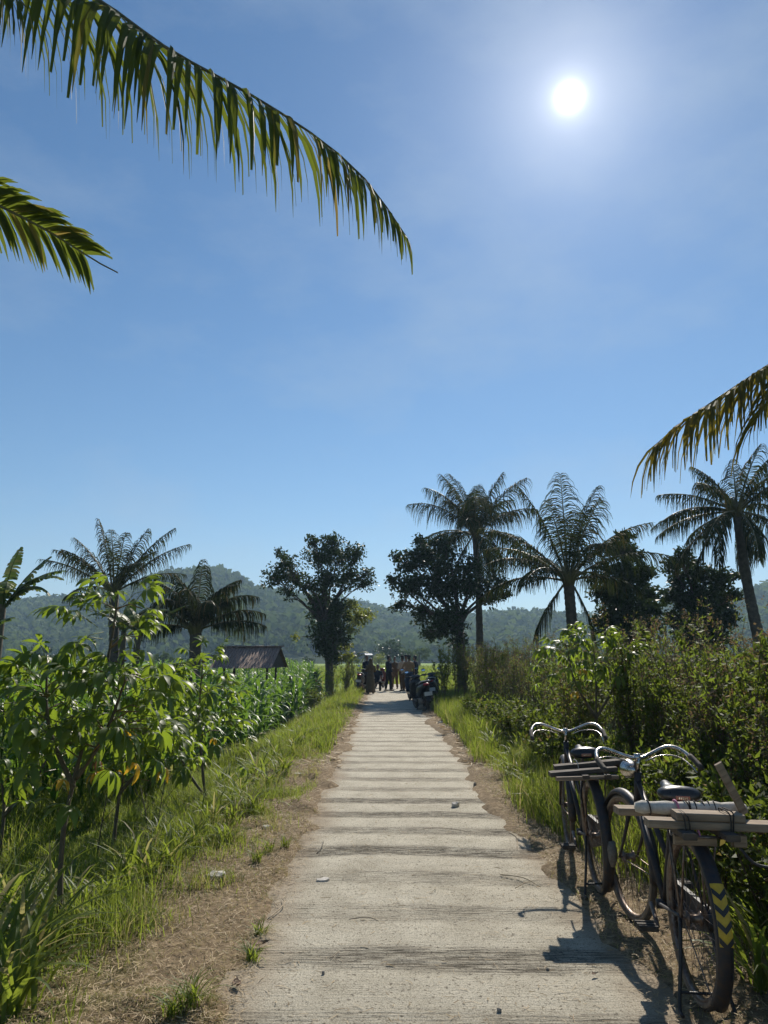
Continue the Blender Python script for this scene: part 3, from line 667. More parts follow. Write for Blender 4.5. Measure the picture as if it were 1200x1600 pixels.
# ------------------------------------------------------------------ cassava: palmate leaves, each its own object
def cassava_leaf_mesh(seed, n=7, L=.19, mat=M_CASSAVA, droop=.9):
    rnd = random.Random(seed); mb = MB(); pet = .24
    pp = [Vector((0, 0, 0)), Vector((0, pet * .5, .045)), Vector((0, pet, .03))]
    mb.tube(pp, [.0032, .0026, .0022], 4, tint=.15)
    for i in range(n):
        a = (i - (n - 1) / 2) / ((n - 1) / 2) * R(128) + R(rnd.uniform(-7, 7)); ll = L * (1 - .42 * abs(i - (n - 1) / 2) / ((n - 1) / 2)) * rnd.uniform(.9, 1.08)
        D = Vector((math.sin(a), math.cos(a), .25)); P = [pp[-1].copy()]; W = []; Ns = []
        q = pp[-1].copy(); Sd = Vector((math.cos(a), -math.sin(a), rnd.uniform(-.35, .35))).normalized(); W.append(Sd); Ns.append(Sd.cross(D).normalized())
        for s_ in range(5):
            D = (D - UP * droop * .30 * (1 + .3 * s_) * rnd.uniform(.8, 1.2)).normalized(); q = q + D * ll / 5; P.append(q.copy()); Sd = (Sd - D * Sd.dot(D)).normalized(); W.append(Sd); Ns.append(Sd.cross(D).normalized())
        wd = ll * .135
        mb.strip(P, [wd * .12, wd * .6, wd, wd * .98, wd * .55, wd * .04], W, fold=.16, nrm=Ns)
    return mb.mesh('cassava_leaf', mat, True)
CL = [cassava_leaf_mesh(100 + i, 5 + 2 * (i % 2), .19 + .015 * (i % 3), droop=.55 + .22 * i) for i in range(6)]
CLY = [cassava_leaf_mesh(120 + i, 5, .17, M_CASSAVA_Y, 1.6) for i in range(2)]
CLB = [cassava_leaf_mesh(130, 5, .14, M_CASSAVA_B, 2.2)]
def cassava(label, base, stems, nleaf, spread, seed, scale=1.0, yellow=3, low=.25, group='cassava plants'):
    """stems: list of point lists relative to the base"""
    rnd = random.Random(seed); root = empty('cassava_plant', base); tag(root, label, 'cassava plant', group)
    tips = []
    for st in stems:
        path = catmull(st, 12); n = len(path)
        MB().tube(path, [.017 * (1 - .65 * i / (n - 1)) * (1.1 if i % 2 else .95) for i in range(n)], 7).build('stem', M_STEM, root, True)
        tips.append(path)
    for i in range(nleaf):
        path = rnd.choice(tips); t = low + (1 - low) * rnd.random() ** .62; k = min(int(t * (len(path) - 1)), len(path) - 2)
        p = path[k].lerp(path[k + 1], t * (len(path) - 1) - k)
        az = rnd.uniform(-PI, PI); out = spread * rnd.uniform(.05, 1) * (1.15 - .75 * max(0, (t - .55) / .45))
        d = Vector((math.sin(az), math.cos(az), rnd.uniform(-.45, .35)))
        q = p + d * out * .55
        if out > .16: 
            pass
        me = rnd.choice(CL)
        if yellow and t < .6 and rnd.random() < .10: me = rnd.choice(CLY); yellow -= 1
        elif t < .5 and rnd.random() < .05: me = CLB[0]
        o = link('leaf', me, root, q); s_ = scale * rnd.uniform(.72, 1.12) * (1 if t < .9 else .85)
        o.rotation_euler = (R(rnd.uniform(-38, 30) + (28 if t > .85 else 0)), R(rnd.uniform(-16, 16)), -az + R(rnd.uniform(-25, 25))); o.scale = (s_, s_, s_)
    br = MB()                                            # side shoots that carry the outer leaves
    for i in range(int(nleaf * .22)):
        path = rnd.choice(tips); t = low + (1 - low) * rnd.random() ** .7; k = min(int(t * (len(path) - 1)), len(path) - 2); p = path[k].lerp(path[k + 1], .5)
        az = rnd.uniform(-PI, PI); e = p + Vector((math.sin(az), math.cos(az), rnd.uniform(.0, .5))) * spread * .55 * (1.1 - .6 * t)
        br.tube([p, p.lerp(e, .5) + UP * .03, e], [.006, .0045, .003], 4)
    tag(br.build('side_shoots', M_PETIOLE, root), kind='stuff')
    return root
g = gnd(92, 1452)
cassava('tallest cassava plant with a bare pale stem, leaves filling the left edge', (g.x, g.y, gh(g.x, g.y)), [[(0, 0, 0), (-.02, 0, .5), (.06, 0, 1.0), (.17, 0, 1.5), (.20, .02, 1.87)], [(.02, 0, .75), (-.18, .05, 1.1), (-.25, .1, 1.5)], [(.03, 0, .8), (.2, -.05, 1.05), (.33, -.1, 1.4)]], 190, .56, 71, .88, 3, .30)
g = gnd(175, 1345, -.1)
cassava('drooping cassava plant with yellow lower leaves just right of the tallest cassava', (g.x, g.y, gh(g.x, g.y)), [[(0, 0, 0), (.02, 0, .4), (.08, 0, .8), (.14, 0, 1.02)], [(.0, 0, .45), (.2, .05, .7), (.3, .05, .92)]], 120, .5, 72, .9, 3, .42)
g = gnd(322, 1262)
cassava('cassava plant with two slender crossing stems rising from the grass', (g.x, g.y, gh(g.x, g.y)), [[(0, 0, 0), (-.06, 0, .4), (-.12, 0, .9), (-.1, 0, 1.55)], [(.03, .1, 0), (-.25, .1, .35), (-.45, .1, .8), (-.5, .1, 1.3)]], 135, .58, 73, .95, 2, .42)
g = gnd(240, 1250, -.15)
cassava('dense cassava plant in the shade between the other cassavas and the maize', (g.x - .3, g.y + .8, gh(g.x, g.y + .8)), [[(0, 0, 0), (0, 0, .5), (.1, 0, 1.0), (.05, 0, 1.5)], [(0, 0, .4), (-.3, 0, .8), (-.45, 0, 1.3)], [(0, 0, .4), (.35, 0, .8), (.5, 0, 1.25)]], 125, .62, 74, .92, 1, .25)
g = gnd(30, 1400, -.1)
cassava('half hidden cassava plant crowding the left edge behind the tallest one', (g.x - .75, g.y + 1.2, gh(g.x - .7, g.y + 1.2)), [[(0, 0, 0), (0, 0, .5), (-.1, 0, 1.0), (-.05, 0, 1.45)], [(0, 0, .4), (.3, 0, .8), (.4, 0, 1.2)]], 60, .6, 75, 1.0, 1, .2)
p = at(925, 1000, 8.6)
cassava('sunlit cassava plant topping the weeds behind the bicycles', (p.x, 8.6, gh(p.x, 8.6)), [[(0, 0, 0), (0, 0, .7), (.02, 0, 1.3), (0, 0, 1.78)], [(0, 0, .8), (-.22, 0, 1.2), (-.3, 0, 1.62)], [(0, 0, .8), (.25, 0, 1.2), (.36, 0, 1.55)]], 95, .5, 76, .95, 2, .5)

# ------------------------------------------------------------------ maize
def corn_parts(seed, H=1.45):
    rnd = random.Random(seed); az0 = rnd.uniform(0, PI); st = MB(); lv = []
    st.tube([(0, 0, -.05), (.01, 0, H * .5), (0, .01, H * .86)], [.016, .013, .006], 6)
    for i in range(10):
        z = H * (.12 + .74 * i / 9); az = az0 + PI * i + rnd.uniform(-.45, .45); ln = (.55 + .38 * math.sin(PI * (i + 1) / 10)) * rnd.uniform(.85, 1.1)
        e = R(rnd.uniform(62, 76)); P = [Vector((0, 0, z))]; q = P[0].copy(); W = []; Ns = []
        side = Vector((math.cos(az), -math.sin(az), 0))
        for s_ in range(6):
            D = Vector((math.sin(az) * math.cos(e), math.cos(az) * math.cos(e), math.sin(e))); W.append(side); Ns.append(side.cross(D)); q = q + D * ln / 6; P.append(q.copy()); e -= R(rnd.uniform(12, 27) * (1.25 - .45 * i / 9))
        W.append(side); Ns.append(Ns[-1]); w_ = .042 * rnd.uniform(.85, 1.15)
        lv.append(MB().strip(P, [w_ * .55, w_ * .9, w_, w_ * .95, w_ * .75, w_ * .45, w_ * .03], W, fold=.3, nrm=Ns, tint=.6 if (i == 0 and rnd.random() < .5) else 0))
    return st, lv
CORN = []
for k in range(6):
    st, lv = corn_parts(200 + k, 1.32 + .05 * k)
    allm = MB(); allm.add(st.v, st.f)
    for l in lv: allm.add(l.v, l.f, l.t[0])
    CORN.append((st.mesh('stalk', M_CORN, True), [l.mesh('maize_leaf', M_CORN, True) for l in lv], allm.mesh('maize_plant', M_CORN, True), allm))
rows = []
x = -2.95
while x > -34:
    y = 5.2 + (random.random() * .3)
    while y < 62:
        jx, jy = x + random.gauss(0, .07), y + random.gauss(0, .06)
        edge = -2.75 - .35 * math.sin(y * .35) - (1.3 if y < 8.2 else 0) - .9 * max(0, (y - 30) / 10 if y > 30 else 0)
        if jx < edge and abs(jx) < jy * .62 + .8 and not (-6.6 < jx < -3.4 and 29.5 < jy < 34.5): rows.append((jx, jy))
        y += .30 + .02 * (y - 5) * .15
    x -= .62 + (.02 * -x)
rows.sort(key=lambda q: math.hypot(*q))
lab = 'leafy green maize plant standing in the rows left of the path'
rest = []
for i, (cx_, cy_) in enumerate(rows):
    k = random.randrange(6); s_ = random.uniform(.84, 1.1); rz = random.uniform(0, 2 * PI)
    if i < 90:
        o = empty('maize_plant', (cx_, cy_, gh(cx_, cy_)), rz); o.scale = (s_, s_, s_); link('stalk', CORN[k][0], o)
        for lm in CORN[k][1]: link('leaf', lm, o)
    elif i < 290:
        o = link('maize_plant', CORN[k][2], None, (cx_, cy_, gh(cx_, cy_))); o.rotation_euler = (R(random.uniform(-4, 4)), R(random.uniform(-4, 4)), rz); o.scale = (s_, s_, s_)
    else: rest.append((cx_, cy_, k, s_, rz)); continue
    tag(o, lab, 'maize plant', 'maize plants of the field')
Vs, Fs, off = [], [], 0
CN = []
for k in range(6):
    me = CORN[k][2]; vv = np.zeros(len(me.vertices) * 3, np.float32); me.vertices.foreach_get('co', vv)
    quads = np.array([f for f in CORN[k][3].f if len(f) == 4], np.int32); CN.append((vv.reshape(-1, 3), quads))
rest = rest[:800] + rest[800:2900:3]
for (cx_, cy_, k, s_, rz) in rest:
    v, f = CN[k]; c_, s2 = math.cos(rz), math.sin(rz)
    q = np.empty_like(v); q[:, 0] = (v[:, 0] * c_ - v[:, 1] * s2) * s_ + cx_; q[:, 1] = (v[:, 0] * s2 + v[:, 1] * c_) * s_ + cy_; q[:, 2] = v[:, 2] * s_ + gh(cx_, cy_)
    Vs.append(q); Fs.append(f + off); off += len(v)
if Vs:
    o = link('maize_field', np_mesh('maize_field', np.concatenate(Vs), np.concatenate(Fs), M_CORN, True)); tag(o, 'field of maize stretching back behind the front rows', 'maize field', kind='stuff')

# ------------------------------------------------------------------ grass, one mesh of real blades per stretch
def blades(P, h, w_, bend, tint, seed, seg=3):
    g = np.random.default_rng(seed); n = len(P); az = g.uniform(0, 2 * PI, n); dx, dy = np.sin(az), np.cos(az)
    wz = az + PI / 2 + g.normal(0, .5, n); wx, wy = np.sin(wz), np.cos(wz); V = np.zeros((n, seg + 1, 2, 3), np.float32)
    for s_ in range(seg + 1):
        t = s_ / seg; o_ = bend * h * t * t; z = h * t * (1 - .42 * np.clip(bend, 0, 1.4) * t); hw = w_ * .5 * (1 - t ** 1.6) + .0004
        cx_ = P[:, 0] + dx * o_; cy_ = P[:, 1] + dy * o_
        for j, sg in enumerate((-1, 1)):
            V[:, s_, j, 0] = cx_ + sg * wx * hw; V[:, s_, j, 1] = cy_ + sg * wy * hw; V[:, s_, j, 2] = P[:, 2] + z
    b0 = np.arange(n)[:, None] * (2 * (seg + 1)); Fq = []
    for s_ in range(seg): Fq.append(b0 + np.array([[2 * s_, 2 * s_ + 1, 2 * s_ + 3, 2 * s_ + 2]]))
    return V.reshape(-1, 3), np.concatenate(Fq, 0).astype(np.int32), np.repeat(tint, 2 * (seg + 1))
def scatter(n, x0, x1, y0, y1, seed, ypow=1.0, dens=None):
    g = np.random.default_rng(seed); y = y0 + (y1 - y0) * g.random(n) ** ypow; x = x0 + (x1 - x0) * g.random(n)
    if dens is not None:
        k = g.random(n) < dens(x, y); x, y = x[k], y[k]
    return np.stack([x, y, ground_h(x, y) - .012], 1)
def grass_obj(name, label, P, h, w_, bend, tint, seed, seg=3):
    V, F, T = blades(P, h, w_, bend, tint, seed, seg); o = link(name, np_mesh(name, V, F, M_GRASS, False, T)); tag(o, label, 'grass', kind='stuff'); return o
g = np.random.default_rng(99)
# left verge, short turf; dry towards the path
def dL(x, y):
    e = -.88 - .42 * (fbm(y * .9, y * 0 + 1, 81) - .5) - .50 * sstep(5.6, 3.4, y) - .08 * sstep(9, 6, y)
    return sstep(.12, -.28, x - e) * (.35 + .65 * sstep(.3, .55, fbm(x * 1.6, y * 1.6, 83))) * (.25 + .75 * sstep(.40, .52, fbm(x * 2.6 + 4, y * 2.6, 84) + .35 * sstep(-1.2, -2.2, x)))
P = scatter(104000, -3.6, -.7, 2.6, 13, 301, 1.25, dL)
clump = fbm(P[:, 0] * 2.4, P[:, 1] * 2.4, 85); dryn = fbm(P[:, 0] * 1.3, P[:, 1] * 1.3, 87); edge_d = sstep(-1.6, -.95, P[:, 0])
hgt = (.05 + .20 * sstep(.38, .72, clump)) * g.uniform(.6, 1.35, len(P)) * (1 - .45 * edge_d)
grass_obj('verge_grass', 'short green grass on the left verge near the camera', P, hgt, g.uniform(.003, .0068, len(P)), g.uniform(.1, 1.1, len(P)), np.clip((g.random(len(P)) < .10 + .75 * edge_d * sstep(.35, .6, dryn)) * g.uniform(.4, 1, len(P)), 0, 1), 302, 2)
P = scatter(46000, -3.4, -.65, 12.5, 44, 303, 1.35, lambda x, y: sstep(.05, -.25, x + .82 - .3 * (fbm(y * .6, y * 0 + 1, 81) - .5)) * (.4 + .6 * sstep(.3, .55, fbm(x * 1.2, y * 1.2, 83))))
clump = fbm(P[:, 0] * 1.5, P[:, 1] * 1.5, 85)
grass_obj('verge_grass', 'green grass strip on the left verge further down the path', P, (.07 + .26 * sstep(.35, .7, clump)) * g.uniform(.6, 1.3, len(P)), g.uniform(.007, .016, len(P)), g.uniform(.1, .9, len(P)), (g.random(len(P)) < .12) * .7, 304, 2)
# under the cassava and maize
P = scatter(26000, -6.5, -3.2, 3.2, 14, 305, 1.2)
grass_obj('field_grass', 'shaded grass and weeds under the cassava and maize', P, g.uniform(.08, .34, len(P)), g.uniform(.005, .012, len(P)), g.uniform(.1, 1, len(P)), (g.random(len(P)) < .1) * .6, 306, 2)
# right verge
def dR(x, y):
    e = 1.46 + .42 * (fbm(y * .5, y * 0 + 7, 91) - .5) + .25 * sstep(8, 4, y)
    return sstep(-.12, .3, x - e)
P = scatter(66000, 1.25, 3.2, 2.6, 14, 311, 1.2, dR)
clump = fbm(P[:, 0] * 1.8, P[:, 1] * 1.8, 93)
grass_obj('verge_grass', 'green grass along the foot of the weeds on the right near the bicycles', P, (.10 + .38 * sstep(.3, .7, clump)) * g.uniform(.5, 1.3, len(P)), g.uniform(.004, .009, len(P)), g.uniform(.05, .8, len(P)), (g.random(len(P)) < .16) * g.uniform(.4, 1, len(P)), 312, 2)
P = scatter(34000, 1.4, 3.2, 13.5, 44, 313, 1.3, lambda x, y: sstep(-.1, .3, x - 1.42 - .3 * (fbm(y * .5, y * 0 + 7, 91) - .5)))
grass_obj('verge_grass', 'green grass on the right verge further down the path', P, g.uniform(.15, .55, len(P)), g.uniform(.008, .018, len(P)), g.uniform(.05, .7, len(P)), (g.random(len(P)) < .12) * .7, 314, 2)
# field grass beyond the weeds on the right, and rice far off
P = scatter(18000, 3.4, 30, 6, 60, 315, 1.0)
grass_obj('field_grass', 'bright field grass beyond the weeds on the right', P, g.uniform(.2, .6, len(P)), g.uniform(.02, .05, len(P)), g.uniform(.1, .7, len(P)), (g.random(len(P)) < .08) * .6, 316, 2)
P = scatter(34000, -45, 60, 47, 150, 317, 1.5)
grass_obj('rice_field', 'bright yellow green rice field beyond the people', P, g.uniform(.35, .7, len(P)), g.uniform(.10, .2, len(P)), g.uniform(.1, .6, len(P)), (g.random(len(P)) < .25) * .35, 318, 2)
# dry straw and chaff lying on both shoulders and lightly on the path
def straw(n, x0, x1, y0, y1, seed, dens, ypow=1.3, ln=(.03, .13), wd=(.0015, .0035), lift=.02):
    g = np.random.default_rng(seed); P = scatter(n, x0, x1, y0, y1, seed, ypow, dens); P[:, 2] = np.maximum(P[:, 2] + .012, np.where((P[:, 0] > RX0 - .1) & (P[:, 0] < RX1 + .16), road_h(P[:, 0], P[:, 1]), -9)) + g.uniform(.003, lift, len(P))
    n = len(P); a = g.uniform(0, 2 * PI, n); l_ = g.uniform(*ln, n) / 2; d = np.stack([np.sin(a), np.cos(a), g.normal(0, .16, n)], 1); s_ = np.stack([np.cos(a), -np.sin(a), g.normal(0, .4, n)], 1)
    w_ = g.uniform(*wd, n)[:, None]; bend = np.stack([s_[:, 0], s_[:, 1], np.zeros(n)], 1) * (g.normal(0, .22, n) * l_)[:, None]
    V = np.stack([P - d * l_[:, None] - s_ * w_, P - d * l_[:, None] + s_ * w_, P + bend + s_ * w_, P + bend - s_ * w_, P + d * l_[:, None] + s_ * w_ * .5, P + d * l_[:, None] - s_ * w_ * .5], 1).reshape(-1, 3)
    b0 = np.arange(n)[:, None] * 6; F = np.concatenate([b0 + np.array([[0, 1, 2, 3]]), b0 + np.array([[3, 2, 4, 5]])], 0); return V, F
def sh(x, y):
    o_ = np.maximum(RX0 - x, x - RX1); return np.where(o_ > -.12, 1, 0) * sstep(-.12, .05, o_) * sstep(1.3, .55, o_ - .9 * sstep(6, 3.4, y) * (x < 0)) * (.5 + .5 * sstep(.3, .6, fbm(x * 2, y * 2, 95)))
V, F = straw(95000, -2.6, 2.3, 2.6, 12, 321, sh, 1.35, (.015, .075), (.0007, .0018), .03); tag(link('straw_litter', np_mesh('straw_litter', V, F, M_STRAW)), 'dry brown straw and chaff scattered along both edges of the path', 'straw', kind='stuff')
V, F = straw(2400, RX0, RX1, 2.8, 12, 322, lambda x, y: .25 + .75 * sstep(.45, .6, fbm(x * 2.5, y * 2.5, 97)), 1.3, (.015, .07), (.0008, .002), .006); tag(link('straw_litter', np_mesh('straw_litter', V, F, M_STRAW)), 'thin bits of straw strewn over the concrete path', 'straw', kind='stuff')
P = scatter(105000, -2.3, -.55, 2.7, 8, 331, 1.45, lambda x, y: sh(x, y) * (.5 + .5 * sstep(.32, .5, fbm(x * 3, y * 3, 96))))
P[:, 2] -= .004
grass_obj('verge_grass', 'low withered brown grass on the bare left shoulder', P, g.uniform(.012, .055, len(P)), g.uniform(.0014, .0030, len(P)), g.uniform(.3, 1.8, len(P)), np.where(g.random(len(P)) < .62 + .3 * (fbm(P[:, 0] * 2.2, P[:, 1] * 2.2, 98) > .5), g.uniform(.7, 1, len(P)), g.uniform(0, .4, len(P))), 332, 2)
P = scatter(46000, 1.0, 2.0, 2.8, 11, 335, 1.3, lambda x, y: sh(x, y) * (.4 + .6 * sstep(.32, .5, fbm(x * 3, y * 3, 96))))
P[:, 2] -= .004
grass_obj('verge_grass', 'low withered brown grass and litter on the right shoulder', P, g.uniform(.012, .06, len(P)), g.uniform(.0015, .0032, len(P)), g.uniform(.3, 1.8, len(P)), np.where(g.random(len(P)) < .75, g.uniform(.7, 1, len(P)), g.uniform(0, .4, len(P))), 336, 2)
V, F = straw(9000, -1.6, 2.2, 11, 40, 323, sh, 1.2, (.06, .25), (.004, .01)); tag(link('straw_litter', np_mesh('straw_litter', V, F, M_STRAW)), 'dry straw along the path edges further off', 'straw', kind='stuff')

# tall tufts with broad arching blades
def tuft_mesh(seed, n, H, W_):
    rnd = random.Random(seed); mb = MB()
    for i in range(n):
        az = rnd.uniform(-PI, PI); e = R(rnd.uniform(58, 88)); ln = H * rnd.uniform(.6, 1.2); q = Vector((rnd.gauss(0, .05), rnd.gauss(0, .05), -.02)); P = [q.copy()]; side = Vector((math.cos(az), -math.sin(az), rnd.uniform(-.3, .3))).normalized(); Ns = []
        for s_ in range(6):
            D = Vector((math.sin(az) * math.cos(e), math.cos(az) * math.cos(e), math.sin(e))); Ns.append(side.cross(D)); q = q + D * ln / 6; P.append(q.copy()); e -= R(rnd.uniform(4, 24))
        Ns.append(Ns[-1]); w_ = W_ * rnd.uniform(.7, 1.2)
        mb.strip(P, [w_ * .5, w_ * .85, w_, w_ * .9, w_ * .7, w_ * .4, w_ * .03], side, fold=.25, nrm=Ns, tint=0 if rnd.random() > .12 else .7)
    return mb.mesh('grass_tuft', M_GRASS, True)
TF = [tuft_mesh(400 + i, 46, .42, .0085) for i in range(3)] + [tuft_mesh(410 + i, 26, .62, .015) for i in range(3)]
spots = [(20, 1540, 3, 1.0), (-30, 1480, 4, 1.1), (60, 1500, 5, .9), (10, 1600, 4, 1.0), (-20, 1580, 5, 1.0), (195, 1395, 4, .7), (225, 1380, 3, .75), (160, 1420, 1, .9), (265, 1365, 5, .6), (120, 1440, 0, .9), (30, 1450, 2, 1.0), (330, 1300, 3, .6), (365, 1295, 4, .65), (395, 1275, 0, .9), (350, 1320, 1, .7), (300, 1330, 2, .8), (375, 1255, 5, .6), (420, 1235, 1, 1.0), (440, 1215, 0, 1.0), (350, 1240, 2, 1.0), (400, 1220, 3, .8), (460, 1180, 4, .8), (475, 1160, 1, 1.1), (430, 1190, 5, .7), (250, 1320, 1, .9), (90, 1400, 4, .8), (280, 1290, 0, .9), (10, 1420, 5, .9), (300, 1595, 0, .45), (270, 1600, 1, .4), (405, 1460, 2, .35), (395, 1500, 0, .35), (420, 1335, 1, .4), (400, 1350, 0, .4), (445, 1330, 2, .35),
         (820, 1235, 0, 1.1), (835, 1250, 1, 1.1), (800, 1215, 2, 1.1), (775, 1180, 0, 1.2), (760, 1165, 3, .9), (850, 1265, 2, 1.0), (740, 1145, 1, 1.2), (725, 1125, 4, .9), (1190, 1500, 1, 1.0), (1160, 1430, 0, 1.2), (1195, 1400, 2, 1.3), (1130, 1380, 1, 1.2), (1080, 1340, 0, 1.0), (1170, 1370, 3, 1.0), (1020, 1310, 2, 1.0), (1195, 1560, 5, .8), (810, 1195, 4, .8), (870, 1270, 0, .9)]
for i, (px, py, k, s_) in enumerate(spots):
    q = gnd(px, py); o = link('grass_tuft', TF[k], None, (q.x, q.y, gh(q.x, q.y))); o.rotation_euler.z = i * 1.7; o.scale = (s_, s_, s_)
    tag(o, 'clump of tall green grass with arching blades on the ' + ('left verge' if px < 600 else 'right verge under the weeds'), 'grass clump', 'tall grass clumps on the ' + ('left' if px < 600 else 'right'))
# ------------------------------------------------------------------ the bank of weeds on the right
def weed_mesh(seed, H, nst, nleaf, ls, asp, seed_head, spread):
    rnd = random.Random(seed); g = np.random.default_rng(seed); st = MB(); sp = []; hd = MB()
    for i in range(nst):
        az = rnd.uniform(-PI, PI); l_ = rnd.uniform(.05, spread); h = H * rnd.uniform(.7, 1.0)
        e = Vector((math.sin(az) * l_, math.cos(az) * l_, h)); path = catmull([(rnd.gauss(0, .06), rnd.gauss(0, .06), -.05), e * .5 + Vector((rnd.gauss(0, .05), rnd.gauss(0, .05), .05)), e], 7)
        st.tube(path, [.007 * (1 - .75 * k / 7) + .001 for k in range(8)], 4)
        for _ in range(9):
            t = rnd.uniform(.22, .97); k = min(int(t * 7), 6); p = path[k].lerp(path[k + 1], t * 7 - k); a2 = rnd.uniform(-PI, PI); bl = rnd.uniform(.12, .36) * (1.25 - t)
            q = p + Vector((math.sin(a2) * bl, math.cos(a2) * bl, bl * rnd.uniform(.5, 1.3))); st.tube([p, q], [.003, .0012], 3); sp.append((p, q))
            if seed_head and t > .55:
                for j in range(10):
                    c_ = q + Vector((rnd.gauss(0, .018), rnd.gauss(0, .018), rnd.uniform(-.05, .06))); r_ = rnd.uniform(.006, .013); u = Vector((rnd.gauss(0, 1), rnd.gauss(0, 1), rnd.gauss(0, 1))).normalized(); v = u.orthogonal().normalized()
                    hd.add([c_ - u * r_, c_ + v * r_, c_ + u * r_, c_ - v * r_], [(0, 1, 2, 3)])
        for k in range(3, 7): sp.append((path[k], path[k + 1]))
    # leaves along the twigs
    A = np.array([p for p, q in sp]); B = np.array([q for p, q in sp]); k = g.integers(0, len(sp), nleaf); t = g.random((nleaf, 1))
    P = A[k] * (1 - t) + B[k] * t + g.normal(0, .012, (nleaf, 3)); d = (B - A)[k]; d /= np.linalg.norm(d, axis=1, keepdims=True)
    ax = d * .45 + g.normal(size=(nleaf, 3)) * .75; ax[:, 2] -= .12; ax /= np.linalg.norm(ax, axis=1, keepdims=True)
    sd = np.cross(ax, g.normal(size=(nleaf, 3)) * .6 + np.array([0, 0, 1])); sd /= np.linalg.norm(sd, axis=1, keepdims=True); nr = np.cross(ax, sd); s_ = ls * g.uniform(.55, 1.3, (nleaf, 1)); w_ = s_ * asp * .5
    V = np.stack([P, P + ax * s_ * .45 + sd * w_ + nr * w_ * .3, P + ax * s_ - nr * s_ * .2, P + ax * s_ * .45 - sd * w_ + nr * w_ * .3], 1).reshape(-1, 3); F = np.arange(len(V)).reshape(-1, 4)
    tint = np.repeat((g.random(nleaf) < (.24 if seed_head else .07)) * g.uniform(.3, 1, nleaf), 4)
    return st.mesh('weed_stems', M_WEEDSTEM), np_mesh('weed_leaves', V, F, M_WEED, False, tint), (hd.mesh('seed_heads', M_SEED) if seed_head else None)
WV = [weed_mesh(500 + i, 1.85, 11, 1500, .05, .34, True, .5) for i in range(4)] + [weed_mesh(520 + i, 1.75, 11, 1700, .066, .32, i == 3, .55) for i in range(4)] + [weed_mesh(540 + i, .95, 10, 1200, .075, .4, False, .5) for i in range(2)]
WV += [weed_mesh(560 + i, 2.2, 7, 420, .048, .3, True, .6) for i in range(3)]
def weed(px_or_xy, k, s_, rz, label, group):
    x, y = px_or_xy; root = empty('tall_weed', (x, y, gh(x, y)), rz); root.scale = (s_, s_, s_); tag(root, label, 'weed', group)
    a, b_, c_ = WV[k]; link('stem', a, root); tag(link('foliage', b_, root), kind='stuff')
    if c_: tag(link('seed_heads', c_, root), kind='stuff')
    return root
rnd = random.Random(77)
for i in range(46):                                  # brownish feathery weeds, the far stretch
    y = 9.5 + 22 * (i / 46) ** 1.15; x = 2.35 + rnd.uniform(0, 1.9) + .01 * y
    weed((x, y), rnd.choice((0, 1, 2, 3, 0, 1, 4)), rnd.uniform(.82, 1.1), rnd.uniform(0, 6), 'tall feathery weed with brownish seed heads in the thicket along the right verge', 'brownish weeds in the thicket')
for i in range(46):                                  # greener, broader leaves, the near stretch
    y = 3.3 + 7.2 * (i / 46); x = 2.35 + rnd.uniform(0, 1.7) + .25 * max(0, 5 - y) * .3
    weed((x, y), rnd.choice((4, 5, 6, 7, 7, 0, 2)), rnd.uniform(.78, 1.06), rnd.uniform(0, 6), 'tall leafy green weed in the thicket beside the bicycles', 'green weeds beside the bicycles')
for i in range(44):
    y = 4.2 + 19 * (i / 44) ** 1.2; x = 2.5 + rnd.uniform(0, 1.5)
    weed((x, y), rnd.choice((10, 11, 12)), rnd.uniform(.72, .95), rnd.uniform(0, 6), 'thin wispy seeding stalks rising above the thicket on the right', 'wispy stalks above the thicket')
for i in range(26):
    y = 3.6 + 15 * (i / 26) ** 1.2; x = 1.98 + rnd.uniform(0, .4)
    weed((x, y), rnd.choice((8, 9)), rnd.uniform(.6, .95), rnd.uniform(0, 6), 'knee high leafy weed at the front foot of the thicket', 'low weeds at the foot of the thicket')
q = at(692, 1060, 24.5)                              # light green bush beside the scooters
for i, (dx, dy, s_) in enumerate(((0, 0, 1.15), (.5, .6, 1.2))):
    weed((q.x + dx, q.y + dy), 6 + i, s_, i * 2, ('sunlit light green bush right behind the parked scooters', 'light green bush at the thicket end past the scooters')[i], 'light green bushes by the scooters')
# weeds on the left: by the tree and between maize and path
for i, (px, py, Y, k, s_, lb) in enumerate(((490, 1095, 27, 8, 1.0, 'low leafy bush at the maize corner before the left tree'), (540, 1075, 32, 6, .85, 'leafy green bush between the left tree and the parked motorbikes'), (520, 1085, 30, 4, .8, 'leafy bush at the foot of the left tree'), (556, 1070, 36, 5, .9, 'tall green bush behind the parked motorbikes'))):
    p = at(px, py, Y); weed((p.x, Y), k, s_, i, lb, 'bushes by the left tree')
# dry thin stalks near the second cassava
def dead_stalk(px, py, h, lean, lb):
    p = gnd(px, py, -.08); m_ = MB(); m_.tube([(0, 0, -.03), (lean * .4, 0, h * .5), (lean, 0, h)], [.006, .005, .003], 5)
    for k in range(4):
        z = h * (.35 + .18 * k); m_.tube([(lean * z / h, 0, z), (lean * z / h + (.1 if k % 2 else -.1), .03, z + .12)], [.003, .0015], 4)
    tag(m_.build('dead_stalk', M_STEM, None, True, (p.x, p.y, gh(p.x, p.y))), lb, 'stalk', 'dry stalks in the grass')
dead_stalk(150, 1350, .55, .06, 'thin dry stalk with bare side twigs right of the tallest cassava stem')
dead_stalk(232, 1320, .42, -.10, 'short leaning dry stalk under the drooping cassava')
dead_stalk(245, 1305, .45, .05, 'upright dry stalk behind the leaning one under the drooping cassava')
